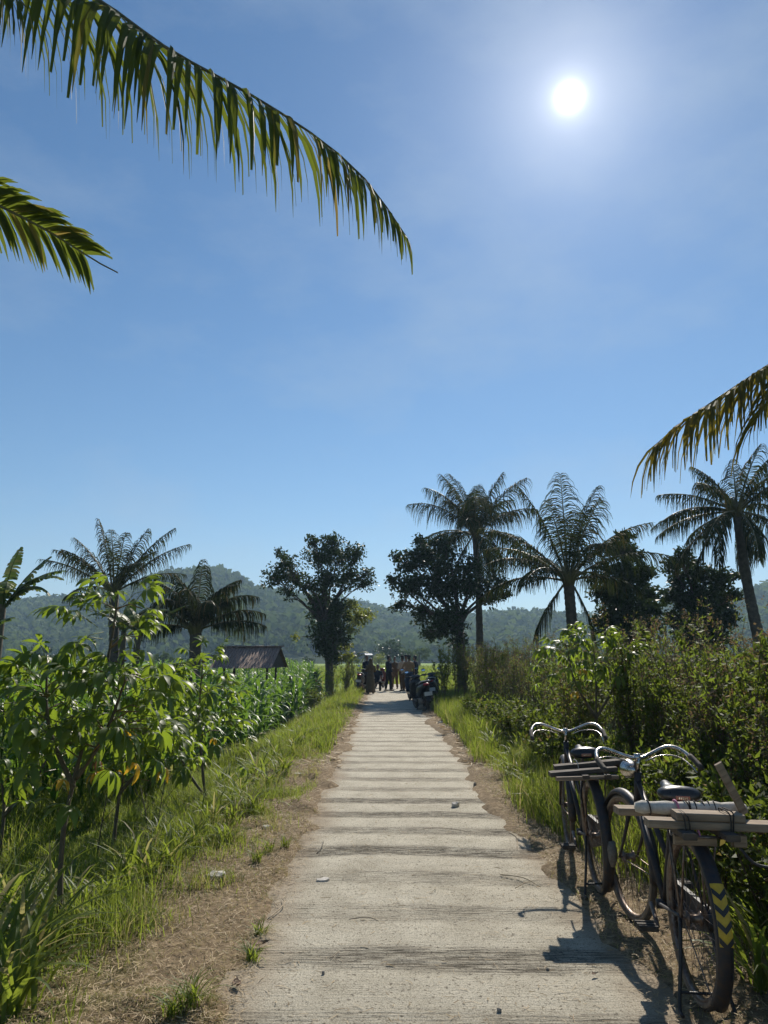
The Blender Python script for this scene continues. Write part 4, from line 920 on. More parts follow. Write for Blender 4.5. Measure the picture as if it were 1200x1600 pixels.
# ------------------------------------------------------------------ bicycles
M_PAINT = solid('dark_blue_paint', (.010, .020, .032), (.050, .032, .022), .5, scale=30, bump=.08, coat=.0, spec=.35)
M_BLACK = solid('black_paint', (.012, .012, .013), (.03, .024, .02), .5, scale=30, bump=.05)
M_CHROME = solid('worn_chrome', (.62, .60, .57), (.34, .28, .22), .24, 1.0, scale=40, bump=.05)
M_STEEL = solid('dull_steel', (.26, .22, .19), (.11, .06, .038), .5, .8, scale=35, bump=.1)
M_RUBBER = solid('black_rubber', (.024, .022, .020), (.085, .068, .05), .85, scale=20, bump=.2)
M_TAN = solid('tan_sidewall', (.26, .19, .125), (.15, .105, .07), .8, scale=20, bump=.1)
M_LEATHER = solid('black_saddle_leather', (.012, .012, .012), (.03, .028, .026), .3, scale=25, bump=.15)
M_WOOD = solid('weathered_wood', (.34, .26, .175), (.15, .105, .07), .85, scale=5, bump=.5, stretch=(1, 9, 9), dist=.006)
M_WOODDK = solid('dark_old_wood', (.11, .085, .062), (.045, .034, .026), .85, scale=5, bump=.5, stretch=(1, 9, 9), dist=.006)
M_SACK = solid('off_white_sacking', (.60, .56, .49), (.38, .34, .28), .95, scale=40, bump=.5)
M_ROPE = solid('dark_rope', (.05, .038, .03), (.02, .016, .013), .9, scale=60)
M_PINK = solid('pink_string', (.60, .22, .33), (.42, .14, .22), .8, scale=60)
M_YEL = solid('yellow_reflector_paint', (.62, .40, .02), (.42, .26, .015), .5, scale=30, bump=.05)
M_BADGE = solid('red_brass_badge', (.45, .16, .09), (.30, .10, .06), .4, scale=60)
M_GLASS = solid('lamp_glass', (.7, .72, .72), (.5, .52, .52), .1, scale=30, bump=0)

M_BAMBOO_RAG = solid('dirty_rag', (.20, .18, .15), (.10, .085, .07), .95, scale=40, bump=.5)
WR = .355
def wheel(parent, y, steer=None, name='wheel'):
    w_ = MB().torus((0, 0, 0), (1, 0, 0), WR - .035, .012, 48, 8, 1.0, [(-.010, -.014), (.008, -.016), (.012, -.011), (.002, 0), (.012, .011), (.008, .016), (-.010, .014), (-.013, 0)]).build(name, M_STEEL, parent, True, (0, y, WR))
    MB().torus((0, 0, 0), (1, 0, 0), WR - .0175, .0175, 48, 10).build('tyre', M_RUBBER, w_, True)
    for sd in (-1, 1): MB().torus((sd * .0125, 0, 0), (1, 0, 0), WR - .0215, .0125, 48, 6, .62).build('sidewall', M_TAN, w_, True)
    sp = MB()
    for i in range(36):
        a = 2 * PI * i / 36; sd = 1 if i % 2 else -1; b_ = a + (.55 if (i // 2) % 2 else -.55)
        sp.tube([(sd * .026, math.cos(b_) * .028, math.sin(b_) * .028), (0, math.cos(a) * (WR - .04), math.sin(a) * (WR - .04))], .0011, 4, False)
    tag(sp.build('spokes', M_STEEL, w_), kind='stuff')
    hb = MB().tube([(-.055, 0, 0), (-.034, 0, 0), (-.033, 0, 0), (-.026, 0, 0), (-.025, 0, 0), (.025, 0, 0), (.026, 0, 0), (.033, 0, 0), (.034, 0, 0), (.055, 0, 0)], [.006, .006, .032, .032, .018, .018, .032, .032, .006, .006], 12)
    hb.build('hub', M_STEEL, w_, True); return w_
def fender(parent, y, a0, a1, mat, wd=.030, name='fender'):
    Rf = WR + .022; n = 22; mb = MB(); vs = []; prof = [(-1, -.022), (-.85, -.006), (-.45, .005), (0, .009), (.45, .005), (.85, -.006), (1, -.022)]
    for i in range(n + 1):
        a = a0 + (a1 - a0) * i / n
        for (u, dr) in prof: vs.append((u * wd, y + math.cos(a) * (Rf + dr), WR + math.sin(a) * (Rf + dr)))
    k = len(prof); mb.add(vs, [(i * k + j, i * k + j + 1, (i + 1) * k + j + 1, (i + 1) * k + j) for i in range(n) for j in range(k - 1)])
    f = mb.build(name, mat, parent, True); md = f.modifiers.new('thick', 'SOLIDIFY'); md.thickness = .0014
    for sd in (-1, 1):
        e = a1; MB().tube([(sd * .05, y, WR), (sd * wd, y + math.cos(e - .12 * (1 if a1 > a0 else -1)) * (Rf - .02), WR + math.sin(e - .12 * (1 if a1 > a0 else -1)) * (Rf - .02))], .003, 6).build('stay', M_STEEL, f)
    return f
def bicycle(label, loc, heading, lean, steer, seed, chev=True):
    rnd = random.Random(seed); root = empty('bicycle', loc); root.rotation_euler = Matrix.Rotation(heading, 4, 'Z').to_euler(); root.rotation_mode = 'XYZ'
    root.rotation_euler = (0, lean, heading); tag(root, label, 'bicycle', 'parked old bicycles')
    yr, yf = -.54, .54
    bb = Vector((0, -.10, .285)); st = Vector((0, -.285, .74)); ht = Vector((0, .305, .87)); hbm = Vector((0, .350, .69))
    fr = MB(); fr.tube([bb, st, st + (st - bb).normalized() * .03], .0165, 10)
    fr.tube([hbm + Vector((0, -.0, .02)), bb + Vector((0, 0, .01))], .0165, 10)                # down tube
    fr.tube([ht - Vector((0, 0, .06)), bb.lerp(st, .52)], .0145, 10)                           # low sloping top tube
    fr.tube([hbm - Vector((0, -.006, .01)), ht], .0205, 12)
    for sd in (-1, 1):
        fr.tube([bb + Vector((sd * .03, 0, 0)), (sd * .055, yr + .06, WR - .005), (sd * .055, yr, WR)], .009, 8); fr.tube([st + Vector((sd * .012, 0, -.03)), (sd * .045, -.40, .58), (sd * .055, yr, WR)], .0075, 8)
    fr.tube([bb - Vector((.042, 0, 0)), bb + Vector((.042, 0, 0))], .024, 12)
    fr.build('frame', M_PAINT, root, True)
    wheel(root, yr)
    # steering assembly under its own pivot mesh: the fork
    ax = (ht - hbm).normalized(); piv = hbm
    fk = MB(); cr = Vector((0, .357, .665))
    for sd in (-1, 1): fk.tube(catmull([cr - piv + Vector((sd * .01, 0, 0)), cr - piv + Vector((sd * .045, .005, -.02)), Vector((sd * .055, .435, .50)) - piv, Vector((sd * .055, yf, WR)) - piv], 9), [.012, .013, .013, .012, .012, .011, .010, .009, .008, .008], 8)
    fk.tube([cr - piv + Vector((-.05, 0, -.005)), cr - piv + Vector((.05, 0, -.005))], .013, 8)
    fork = fk.build('fork', M_PAINT, root, True, piv)
    fork.rotation_mode = 'QUATERNION'; fork.rotation_quaternion = Quaternion(ax, steer)
    wf = wheel(fork, 0); wf.location = Vector((0, yf, WR)) - piv
    ff = fender(root, yf, R(30), R(188), M_PAINT); 
    ff.parent = fork; ff.location = -piv
    hb = MB(); stem = ht + ax * .085
    hb.tube([ht - piv, stem - piv], .0115, 10); s0 = stem - piv
    pts = [Vector((-.275, -.19, -.035)), Vector((-.275, -.09, .005)), Vector((-.245, .00, .045)), Vector((-.185, .035, .052)), Vector((-.09, .03, .018)), Vector((-.03, .012, .0)), Vector((.03, .012, .0)), Vector((.09, .03, .018)), Vector((.185, .035, .052)), Vector((.245, .0, .045)), Vector((.275, -.09, .005)), Vector((.275, -.19, -.035))]
    hb.tube(catmull([s0 + p for p in pts], 44), .0112, 10)
    hb.tube([s0 + Vector((0, .012, -.02)), s0 + Vector((0, .012, .022))], .019, 10)
    hbo = hb.build('handlebar', M_CHROME, fork, True)
    for sd in (-1, 1):
        gp = catmull([s0 + Vector((sd * .275, -.075, .012)), s0 + Vector((sd * .277, -.13, -.010)), s0 + Vector((sd * .275, -.20, -.039))], 6)
        MB().tube(gp, .0155, 10).build('grip', M_RUBBER, hbo, True)
        MB().tube(catmull([s0 + Vector((sd * .05, .022, -.022)), s0 + Vector((sd * .15, .035, .005)), s0 + Vector((sd * .24, .0, .0)), s0 + Vector((sd * .262, -.10, -.035)), s0 + Vector((sd * .262, -.17, -.065))], 12), .0042, 6).build('brake_lever', M_CHROME, hbo, True)
    MB().tube([s0 + Vector((0, .045, -.03)), s0 + Vector((0, .05, -.24))], .004, 6).build('brake_rod', M_STEEL, hbo)
    # lamp on a bracket
    if chev:
        lm = MB(); c0 = s0 + Vector((-.015, .075, -.075))
        lm.loft([(c0 + Vector((0, -.055, 0)), (.006, 0, 0), (0, 0, .006)), (c0 + Vector((0, -.045, 0)), (.028, 0, 0), (0, 0, .028)), (c0 + Vector((0, -.01, 0)), (.046, 0, 0), (0, 0, .046)), (c0 + Vector((0, .035, 0)), (.052, 0, 0), (0, 0, .052)), (c0 + Vector((0, .042, 0)), (.055, 0, 0), (0, 0, .055)), (c0 + Vector((0, .047, 0)), (.050, 0, 0), (0, 0, .050))], 18)
        lamp = lm.build('headlamp', M_CHROME, fork, True); MB().loft([(c0 + Vector((0, .0475, 0)), (.047, 0, 0), (0, 0, .047)), (c0 + Vector((0, .056, 0)), (.03, 0, 0), (0, 0, .03)), (c0 + Vector((0, .059, 0)), (.004, 0, 0), (0, 0, .004))], 18).build('lens', M_GLASS, lamp, True)
        MB().box(c0 + Vector((.006, -.05, .025)), (.006, .012, .03)).build('bracket', M_STEEL, lamp)
    # saddle
    sc0 = Vector((0, -.33, .875)); secs = []
    for t, hw, th, dz in ((-.145, .03, .012, -.012), (-.135, .085, .03, -.006), (-.10, .105, .038, .0), (-.04, .092, .034, -.004), (.02, .055, .028, -.008), (.08, .034, .024, -.002), (.13, .026, .022, .008), (.15, .014, .012, .008)):
        secs.append((sc0 + Vector((0, t, dz)), (hw, 0, 0), (0, 0, th)))
    sa = MB().loft(secs, 20, 2.2).build('saddle', M_LEATHER, root, True)
    for sd in (-1, 1):
        sp = [sc0 + Vector((sd * .06 + math.cos(a) * .018, -.105 + math.sin(a) * .018, -.095 + .07 * a / (8 * PI))) for a in [i * .4 for i in range(63)]]
        MB().tube(sp, .003, 5).build('spring', M_STEEL, sa)
    MB().tube([sc0 + Vector((0, .01, -.03)), st, st - (st - bb).normalized() * -.0], .012, 8).build('seat_post', M_STEEL, sa, True)
    bd = MB().bevbox(sc0 + Vector((.0, -.1445, -.012)), (.033, .0035, .010), .003).build('badge', M_BADGE, sa)
    for k in range(5): MB().box(sc0 + Vector((-.018 + .009 * k, -.1487, -.012)), (.0028, .0012, .0045)).build('badge_mark', M_CHROME, bd)
    # drive train
    cc = MB(); ring = []
    for i in range(16): a = PI / 2 + PI * i / 15; ring.append((-.10 - math.sin(a - PI / 2) * -.0 + math.cos(a - PI) * .11, .285 + math.sin(a) * .11))
    out = [( -.10 + .115 * math.cos(a), .285 + .115 * math.sin(a)) for a in [R(-80 + 160 * i / 10) for i in range(11)]] + [(yr + .055 * math.cos(a), WR + .055 * math.sin(a)) for a in [R(95 + 170 * i / 8) for i in range(9)]]
    n = len(out); cc.add([(.048, y_, z_) for y_, z_ in out] + [(.072, y_, z_) for y_, z_ in out], [tuple(range(n)), tuple(range(2 * n - 1, n - 1, -1))] + [(k, k + n, (k + 1) % n + n, (k + 1) % n) for k in range(n)])
    cc.build('chain_case', M_PAINT, root)
    ca = R(200)
    for sd, a in ((-1, ca), (1, ca + PI)):
        e = bb + Vector((sd * .085, math.cos(a) * .17, math.sin(a) * .17 + .0))
        ck = MB().tube([bb + Vector((sd * .07, 0, 0)), e], [.012, .010], 8).build('crank', M_STEEL, root, True)
        pd = MB(); pd.bevbox(e + Vector((sd * .055, 0, 0)), (.045, .014, .012), .003)
        for q in (-1, 1): pd.bevbox(e + Vector((sd * .055, q * .036, 0)), (.046, .010, .013), .004)
        pd.tube([e, e + Vector((sd * .1, 0, 0))], .006, 6); pd.build('pedal', M_RUBBER, ck)
    # rear mudguard with the striped marking
    rf = fender(root, yr, R(62), R(225), M_PAINT, .034)
    if chev:
        Rf = WR + .034; a_0, a_1 = R(143), R(178)
        def arc(u, a, o_=0): return (u * .030, yr + math.cos(a) * (Rf + o_ - .006 * abs(u) ** 2.2), WR + math.sin(a) * (Rf + o_ - .006 * abs(u) ** 2.2))
        us = [-.95, -.6, -.3, 0, .3, .6, .95]
        def band(name, mat, a, b_, o_, vee):
            ns = 6; m_ = MB(); vs = []
            for i in range(ns + 1):
                for u in us: vs.append(arc(u, a + (b_ - a) * i / ns + vee * (1 - abs(u)), o_))
            k = len(us); m_.add(vs, [(i * k + j, i * k + j + 1, (i + 1) * k + j + 1, (i + 1) * k + j) for i in range(ns) for j in range(k - 1)]); return m_.build(name, mat, rf)
        band('reflector_strip', M_YEL, a_0, a_1, .0012, 0)
        for i in range(4): band('black_chevron', M_BLACK, a_0 + R(2 + 9 * i), a_0 + R(5.6 + 9 * i), .0026, R(4.5))
    # rear prop stand: two legs
    sd_ = MB(); sd_.tube([(-.06, yr + .02, WR - .03), (-.06, yr - .02, WR - .06)], .009, 6)
    for q in (-1, 1): MB().tube(catmull([(q * .062, yr, WR), (q * .085, yr - .05, WR * .55), (q * .115, yr - .10, .03), (q * .118, yr - .15, .012)], 10), .0085, 8).build('stand_leg', M_BLACK, root, True)
    MB().tube([(-.105, yr - .085, .08), (.105, yr - .085, .08)], .006, 6).build('stand_bar', M_BLACK, root)
    # steel rack under the planks
    rk = MB(); zt = WR * 2 + .04
    for q in (-1, 1):
        rk.tube([(q * .07, yr + .33, zt - .05), (q * .07, yr + .25, zt), (q * .07, yr - .22, zt)], .006, 6); rk.tube([(q * .07, yr - .15, zt), (q * .057, yr, WR)], .0055, 6); rk.tube([(q * .07, yr + .1, zt), (q * .057, yr, WR)], .0055, 6)
    rk.tube([(-.07, yr - .22, zt), (.07, yr - .22, zt)], .006, 6); rk.tube([(-.07, yr + .05, zt), (.07, yr + .05, zt)], .006, 6)
    rack = rk.build('rack', M_STEEL, root, True)
    return root, rack, yr, zt
def plank(parent, c, h, rz=0, rx=0, ry=0, mat=M_WOOD, name='plank'):
    o = MB().bevbox((0, 0, 0), h, .004).build(name, mat, parent, False, c); o.rotation_euler = (rx, ry, rz); return o

# near bicycle
B1, rack1, yr, zt = bicycle('nearer old bicycle with yellow and black striped mudguard and pale wooden rack planks', (1.44, 4.21, .012), R(-3.5), R(1.2), R(9), 1)
plank(rack1, (.03, yr - .17, zt + .045), (.27, .045, .017), R(-2), mat=M_WOOD)
plank(rack1, (-.04, yr + .10, zt + .045), (.27, .05, .016), R(1.5), mat=M_WOOD)
plank(rack1, (.03, yr - .165, zt + .08), (.145, .05, .016), R(-2), mat=M_WOOD)
plank(rack1, (.38, yr - .15, zt + .047), (.22, .04, .014), R(1), mat=M_WOOD)
for q in (-1, 1): plank(rack1, (q * .09, yr - .05, zt + .014), (.03, .24, .014), mat=M_WOODDK, name='bearer')
plank(rack1, (-.03, yr - .16, zt - .025), (.09, .018, .02), R(-2), mat=M_WOOD, name='bearer')
plank(rack1, (.16, yr - .16, zt - .02), (.028, .022, .026), 0, mat=M_WOOD, name='bearer')
MB().tube(catmull([(.15, yr - .16, zt - .03), (.20, yr - .20, zt - .10), (.27, yr - .22, zt - .115)], 10), .007, 6).build('hook', M_BLACK, rack1, True)
for i, (lx, ly) in enumerate(((-.09, yr - .17), (-.075, yr - .165), (.10, yr - .17), (.115, yr - .168), (-.08, yr + .10), (.10, yr + .10))):
    n_ = 14; hy, hz = .062, (.062 if i in (2, 3) else .045)
    MB().tube([(lx + .006 * math.sin(a * 2 + i), ly + math.copysign(abs(math.cos(a)) ** .4, math.cos(a)) * hy, zt + .05 + math.copysign(abs(math.sin(a)) ** .4, math.sin(a)) * hz) for a in [2 * PI * k / n_ for k in range(n_ + 1)]], .0032, 5, False).build('lashing', M_ROPE, rack1, True)
def in_world(o, v): return (Matrix.Translation(o.location) @ o.rotation_euler.to_matrix().to_4x4()) @ Vector(v)
c0 = in_world(B1, (.0, yr - .03, zt + .088))
sk = empty('cloth_roll', c0, B1.rotation_euler.z); tag(sk, 'rolled off white sack tied with dark cord on the nearer bicycle rack', 'cloth roll')
rndk = random.Random(5); secs = []
for i in range(15):
    u = -.25 + .50 * i / 14; r_ = .027 * (1 + .12 * math.sin(i * 2.1) + rndk.uniform(-.06, .06)) * (.75 if i in (0, 14) else 1)
    secs.append(((u, .006 * math.sin(i * 1.3), 0), (0, r_ * 1.15, 0), (0, 0, r_)))
MB().loft(secs, 16).build('roll', M_SACK, sk, True)
for i, u in enumerate((-.19, -.02, .0, .022, .05, .085, .11)): MB().torus((u, 0, 0), (1, .3 * math.sin(i * 2), .12), .032, .003, 20, 5).build('cord', M_ROPE, sk, True)
MB().torus((-.065, 0, 0), (1, .1, .1), .033, .005, 20, 5).build('string', M_PINK, sk, True)
MB().tube(catmull([(-.065, -.045, .0), (-.05, -.075, -.04), (-.03, -.16, -.05), (-.025, -.185, -.09)], 8), .0045, 5).build('string_end', M_PINK, sk, True)
c0 = in_world(B1, (.165, yr - .10, zt + .19))
stk = MB().bevbox((0, 0, 0), (.018, .008, .125), .004).build('wooden_slat', M_WOOD, None, False, c0); stk.rotation_euler = (R(6), R(-27), 0)
tag(stk, 'short wooden slat sticking up beside the sack on the nearer bicycle', 'slat')

# farther bicycle
B2, rack2, yr, zt = bicycle('farther old bicycle with chrome handlebar and dark planks on its rack', (1.46, 5.82, .012), R(-3.5), R(-2), R(-4), 2, chev=False)
plank(rack2, (-.07, yr - .12, zt + .035), (.22, .05, .014), R(2), ry=R(-3), mat=M_WOODDK)
plank(rack2, (-.0, yr - .02, zt + .065), (.24, .05, .014), R(-3), ry=R(-4), mat=M_WOODDK)
plank(rack2, (.06, yr + .08, zt + .04), (.24, .05, .014), R(4), ry=R(-3), mat=M_WOODDK)
plank(rack2, (-.06, yr - .19, zt + .005), (.20, .035, .012), R(1), mat=M_WOOD)
for q in (-1, 1): plank(rack2, (q * .07, yr - .03, zt + .012), (.022, .2, .012), mat=M_WOODDK, name='bearer')
MB().torus((-.10, yr - .03, zt + .045), (1, .2, 0), .055, .003, 20, 5).build('cord', M_SACK, rack2)
wr = MB().loft([((.02, yr - .37, WR + .05), (.024, 0, 0), (0, .02, 0)), ((.02, yr - .385, WR + .0), (.03, 0, 0), (0, .028, 0)), ((.02, yr - .385, WR - .06), (.026, 0, 0), (0, .024, 0)), ((.02, yr - .37, WR - .1), (.014, 0, 0), (0, .012, 0))], 12).build('rag', M_BAMBOO_RAG, B2, True)
# ------------------------------------------------------------------ field hut
M_RUST = solid('rusty_corrugated_iron', (.38, .27, .215), (.20, .13, .10), .8, .05, scale=3, bump=.2, stretch=(4, 4, .6))
M_WHITE = solid('white_sheet', (.78, .78, .76), (.62, .62, .6), .5, scale=3)
M_BAMBOO = solid('bamboo_mat', (.19, .14, .09), (.09, .065, .042), .9, scale=8)
def corrugated(x0, x1, A, B, n=44, amp=.022, per=.11, th=.0):
    """sheet from edge line A (y,z) to edge line B (y,z) with waves along x"""
    vs = []
    nrm = Vector((0, A[1] - B[1], B[0] - A[0])).normalized(); nrm = nrm if nrm.z > 0 else -nrm
    for i in range(n + 1):
        x = x0 + (x1 - x0) * i / n; o_ = nrm * (amp * math.sin(2 * PI * (x - x0) / per))
        vs += [Vector((x, A[0], A[1])) + o_, Vector((x, B[0], B[1])) + o_]
    mb = MB(); mb.add(vs, [(2 * i, 2 * i + 1, 2 * i + 3, 2 * i + 2) for i in range(n)]); return mb
Yh = 31.0; hx0, hx1 = at(347, 1040, Yh).x, at(436, 1040, Yh).x; zr, ze = at(0, 1011, Yh).z, at(0, 1044, Yh - .8).z
hut = empty('field_hut', ((hx0 + hx1) / 2, Yh, gh((hx0 + hx1) / 2, Yh)), R(-6)); gz = hut.location.z; tag(hut, 'open field hut with rusty corrugated roof standing in the maize', 'hut')
hw = (hx1 - hx0) / 2; zr -= gz; ze -= gz
for k in range(3):
    a, b_ = -hw - .05 + k * (2 * hw + .1) / 3 - .03, -hw - .05 + (k + 1) * (2 * hw + .1) / 3 + .03
    o = corrugated(a, b_, (0.03, zr + .006 * k), (-1.45, ze + .006 * k), 40).build('roof_sheet', M_RUST, hut); s = o.modifiers.new('t', 'SOLIDIFY'); s.thickness = .006
    o = corrugated(a, b_, (-0.03, zr + .006 * k), (1.45, ze + .006 * k), 40).build('roof_sheet', M_RUST, hut); s = o.modifiers.new('t', 'SOLIDIFY'); s.thickness = .006
MB().loft([((-hw - .2, 0, zr + .03), (0, .09, 0), (0, 0, .025)), ((hw + .2, 0, zr + .03), (0, .09, 0), (0, 0, .025))], 10).build('ridge_cap', M_RUST, hut)
for sx_ in (-1, 1):
    m_ = MB(); x = sx_ * (hw - .06); m_.add([(x - .015, -1.35, ze + .02), (x - .015, 1.35, ze + .02), (x - .015, 0, zr - .04), (x + .015, -1.35, ze + .02), (x + .015, 1.35, ze + .02), (x + .015, 0, zr - .04)], [(0, 1, 2), (5, 4, 3), (0, 3, 4, 1), (1, 4, 5, 2), (2, 5, 3, 0)]); m_.build('gable', M_WOODDK, hut)
    for sy_ in (-1, 1): MB().tube([(sx_ * (hw - .3), sy_ * .7, -.1), (sx_ * (hw - .28), sy_ * .7, ze + .22)], .045, 8).build('post', M_WOODDK, hut)
MB().tube([(-hw + .3, -.72, .35), (-hw + .75, -.72, ze + .12)], .03, 6).build('brace', M_WOODDK, hut)
for sy_ in (-1, 1): MB().tube([(-hw + .1, sy_ * .7, ze + .14), (hw - .1, sy_ * .7, ze + .14)], .03, 6).build('beam', M_WOODDK, hut)
MB().bevbox((-.1, 0, .42), (hw - .3, .68, .03), .008).build('platform', M_BAMBOO, hut)
MB().bevbox((-hw + .45, -.76, .45), (.4, .015, .3), .004).build('mat_screen', M_BAMBOO, hut)
# far white-roofed shelter
p = at(576, 1030, 85); sh_ = empty('field_shelter', (p.x, 85, gh(p.x, 85)), R(8)); tag(sh_, 'tiny shelter with a white roof far off in the rice field', 'shelter')
o = corrugated(-.42, .42, (-.5, 2.06), (.5, 2.22), 30, .015, .12).build('roof_sheet', M_WHITE, sh_); s = o.modifiers.new('t', 'SOLIDIFY'); s.thickness = .01
for a in (-.4, .4):
    for b_ in (-.4, .4): MB().tube([(a, b_, -.1), (a, b_, 2.12 + b_ * .14)], .035, 6).build('post', M_WOODDK, sh_)
MB().bevbox((0, 0, .6), (.42, .42, .03), .008).build('platform', M_WOODDK, sh_)

# ------------------------------------------------------------------ scooters
M_PLASTIC = solid('black_scooter_plastic', (.018, .018, .02), (.01, .01, .011), .28, scale=20, bump=.03)
M_NAVY = solid('dark_blue_scooter_plastic', (.02, .035, .07), (.012, .02, .04), .28, scale=20, bump=.03)
M_REDP = solid('dark_red_scooter_plastic', (.16, .02, .015), (.09, .012, .01), .28, scale=20, bump=.03)
M_SILVER = solid('silver_rail', (.62, .62, .62), (.42, .42, .42), .3, .7, scale=20, bump=.03)
M_PLATE = solid('pale_number_plate', (.62, .62, .60), (.5, .5, .48), .5, scale=20, bump=.0)
M_LENSR = solid('red_lens', (.35, .015, .012), (.2, .01, .01), .15, scale=20, bump=0)
M_MIRROR = solid('mirror_glass', (.85, .87, .9), (.8, .82, .85), .05, 1.0, scale=5, bump=0)
M_SEAT = solid('black_vinyl', (.016, .016, .016), (.03, .03, .03), .5, scale=30)
def scooter(label, loc, heading, lean, body, seed):
    root = empty('scooter', loc); root.rotation_euler = (0, lean, heading); tag(root, label, 'scooter', 'motorbikes parked by the path')
    r_ = .275; yr, yf = -.62, .62
    for y in (yr, yf):
        w_ = MB().torus((0, 0, 0), (1, 0, 0), r_ - .05, .05, 30, 10, 1.0).build('wheel', M_RUBBER, root, True, (0, y, r_))
        rm = MB().torus((0, 0, 0), (1, 0, 0), r_ - .088, .016, 30, 6, 2.0)
        for i in range(5): a = i * 2 * PI / 5; rm.tube([(0, 0, 0), (0, math.cos(a) * .185, math.sin(a) * .185)], [.03, .014], 6)
        rm.tube([(-.06, 0, 0), (.06, 0, 0)], .045, 12); rm.build('rim', M_STEEL, w_, True)
    bd = MB().loft([((0, -.12, .52), (.13, 0, 0), (0, 0, .16)), ((0, -.25, .56), (.16, 0, 0), (0, 0, .19)), ((0, -.5, .62), (.165, 0, 0), (0, 0, .17)), ((0, -.75, .70), (.14, 0, 0), (0, 0, .12)), ((0, -.92, .76), (.085, 0, 0), (0, 0, .075)), ((0, -.97, .77), (.04, 0, 0), (0, 0, .04))], 18, 2.6).build('rear_body', body, root, True)
    MB().loft([((0, -.99, .78), (.06, 0, 0), (0, 0, .022)), ((0, -.94, .785), (.10, 0, 0), (0, 0, .04))], 14, 3).build('tail_light', M_LENSR, bd, True)
    MB().loft([((0, -.02, .70), (.10, 0, 0), (0, 0, .03)), ((0, -.1, .755), (.12, 0, 0), (0, 0, .045)), ((0, -.35, .785), (.145, 0, 0), (0, 0, .05)), ((0, -.55, .83), (.13, 0, 0), (0, 0, .045)), ((0, -.82, .865), (.105, 0, 0), (0, 0, .035)), ((0, -.86, .865), (.06, 0, 0), (0, 0, .02))], 16, 2.8).build('seat', M_SEAT, root, True)
    MB().tube(catmull([(.13, -.55, .80), (.15, -.8, .86), (.11, -.96, .89), (0, -1.0, .895), (-.11, -.96, .89), (-.15, -.8, .86), (-.13, -.55, .80)], 24), .016, 8).build('grab_rail', M_SILVER, root, True)
    MB().loft([((0, -.70, .47), (.075, 0, 0), (0, 0, .10)), ((0, -.9, .50), (.075, 0, 0), (0, 0, .06)), ((0, -1.0, .38), (.07, 0, 0), (0, .012, .03)), ((0, -1.04, .28), (.06, 0, 0), (0, .01, .02))], 12, 3).build('rear_fender', M_PLASTIC, root, True)
    pl = MB().bevbox((0, -1.03, .52), (.12, .006, .055), .002).build('number_plate', M_PLATE, root); pl.rotation_euler = (0, 0, 0)
    MB().box((0, -1.0, .56), (.05, .03, .06)).build('plate_holder', M_PLASTIC, root)
    MB().bevbox((0, .12, .30), (.15, .26, .035), .012).build('floorboard', M_PLASTIC, root)
    MB().loft([((0, .36, .32), (.16, 0, 0), (0, .03, .01)), ((0, .40, .50), (.19, 0, 0), (0, .035, 0)), ((0, .36, .75), (.21, 0, 0), (0, .045, 0)), ((0, .30, .92), (.13, 0, 0), (0, .05, 0))], 16, 2.8).build('leg_shield', body, root, True)
    MB().loft([((0, .42, .44), (.10, 0, 0), (0, .04, 0)), ((0, .50, .62), (.13, 0, 0), (0, .08, 0)), ((0, .44, .84), (.12, 0, 0), (0, .08, 0)), ((0, .36, .93), (.06, 0, 0), (0, .04, 0))], 14, 2.4).build('front_cowl', body, root, True)
    hl = MB().loft([((0, .575, .66), (.085, 0, 0), (0, .0, .05)), ((0, .59, .66), (.06, 0, 0), (0, 0, .035))], 14).build('headlight', M_GLASS, root, True)
    ff = MB(); vs = []; prof = [(-.06, -.03), (-.045, .0), (0, .012), (.045, .0), (.06, -.03)]
    for i in range(13):
        a = R(15 + 150 * i / 12)
        for (u, dr) in prof: vs.append((u, yf + math.cos(a) * (r_ + .03 + dr), r_ + math.sin(a) * (r_ + .03 + dr)))
    ff.add(vs, [(i * 5 + j, i * 5 + j + 1, (i + 1) * 5 + j + 1, (i + 1) * 5 + j) for i in range(12) for j in range(4)]); ff.build('front_fender', body, root, True)
    for sd in (-1, 1): MB().tube([(sd * .075, yf, r_), (sd * .075, .52, .62)], .02, 8).build('fork_leg', M_STEEL, root, True)
    hb = MB().tube(catmull([(-.33, .20, .99), (-.22, .25, 1.0), (-.08, .29, .97), (.08, .29, .97), (.22, .25, 1.0), (.33, .20, .99)], 18), .014, 8).build('handlebar', M_BLACK, root, True)
    MB().loft([((0, .24, .96), (.13, 0, 0), (0, .0, .04)), ((0, .30, .98), (.16, 0, 0), (0, 0, .06)), ((0, .38, .96), (.11, 0, 0), (0, 0, .05))], 14, 2.4).build('handlebar_cover', body, hb, True)
    for sd in (-1, 1):
        MB().tube([(sd * .34, .195, .99), (sd * .22, .25, 1.0)], .02, 8).build('grip', M_RUBBER, hb)
        MB().tube([(sd * .2, .26, 1.0), (sd * .25, .25, 1.12)], .006, 6).build('mirror_stem', M_BLACK, hb)
        mr_ = MB().loft([((sd * .27, .26, 1.155), (.062, 0, 0), (0, 0, .038)), ((sd * .27, .245, 1.155), (.068, 0, 0), (0, 0, .044)), ((sd * .27, .238, 1.155), (.066, 0, 0), (0, 0, .042))], 16, 2.4).build('mirror', M_BLACK, hb, True)
        MB().loft([((sd * .27, .2368, 1.155), (.060, 0, 0), (0, .006, .036)), ((sd * .27, .2360, 1.155), (.058, 0, 0), (0, .006, .035))], 16, 2.4).build('mirror_glass', M_MIRROR, hb)
    MB().tube(catmull([(.10, -.1, .26), (.14, -.4, .24), (.15, -.62, .30), (.15, -.95, .40)], 12), [.02, .02, .022, .03, .045, .05, .052, .052, .05, .05, .048, .045, .03], 10).build('exhaust', M_STEEL, root, True)
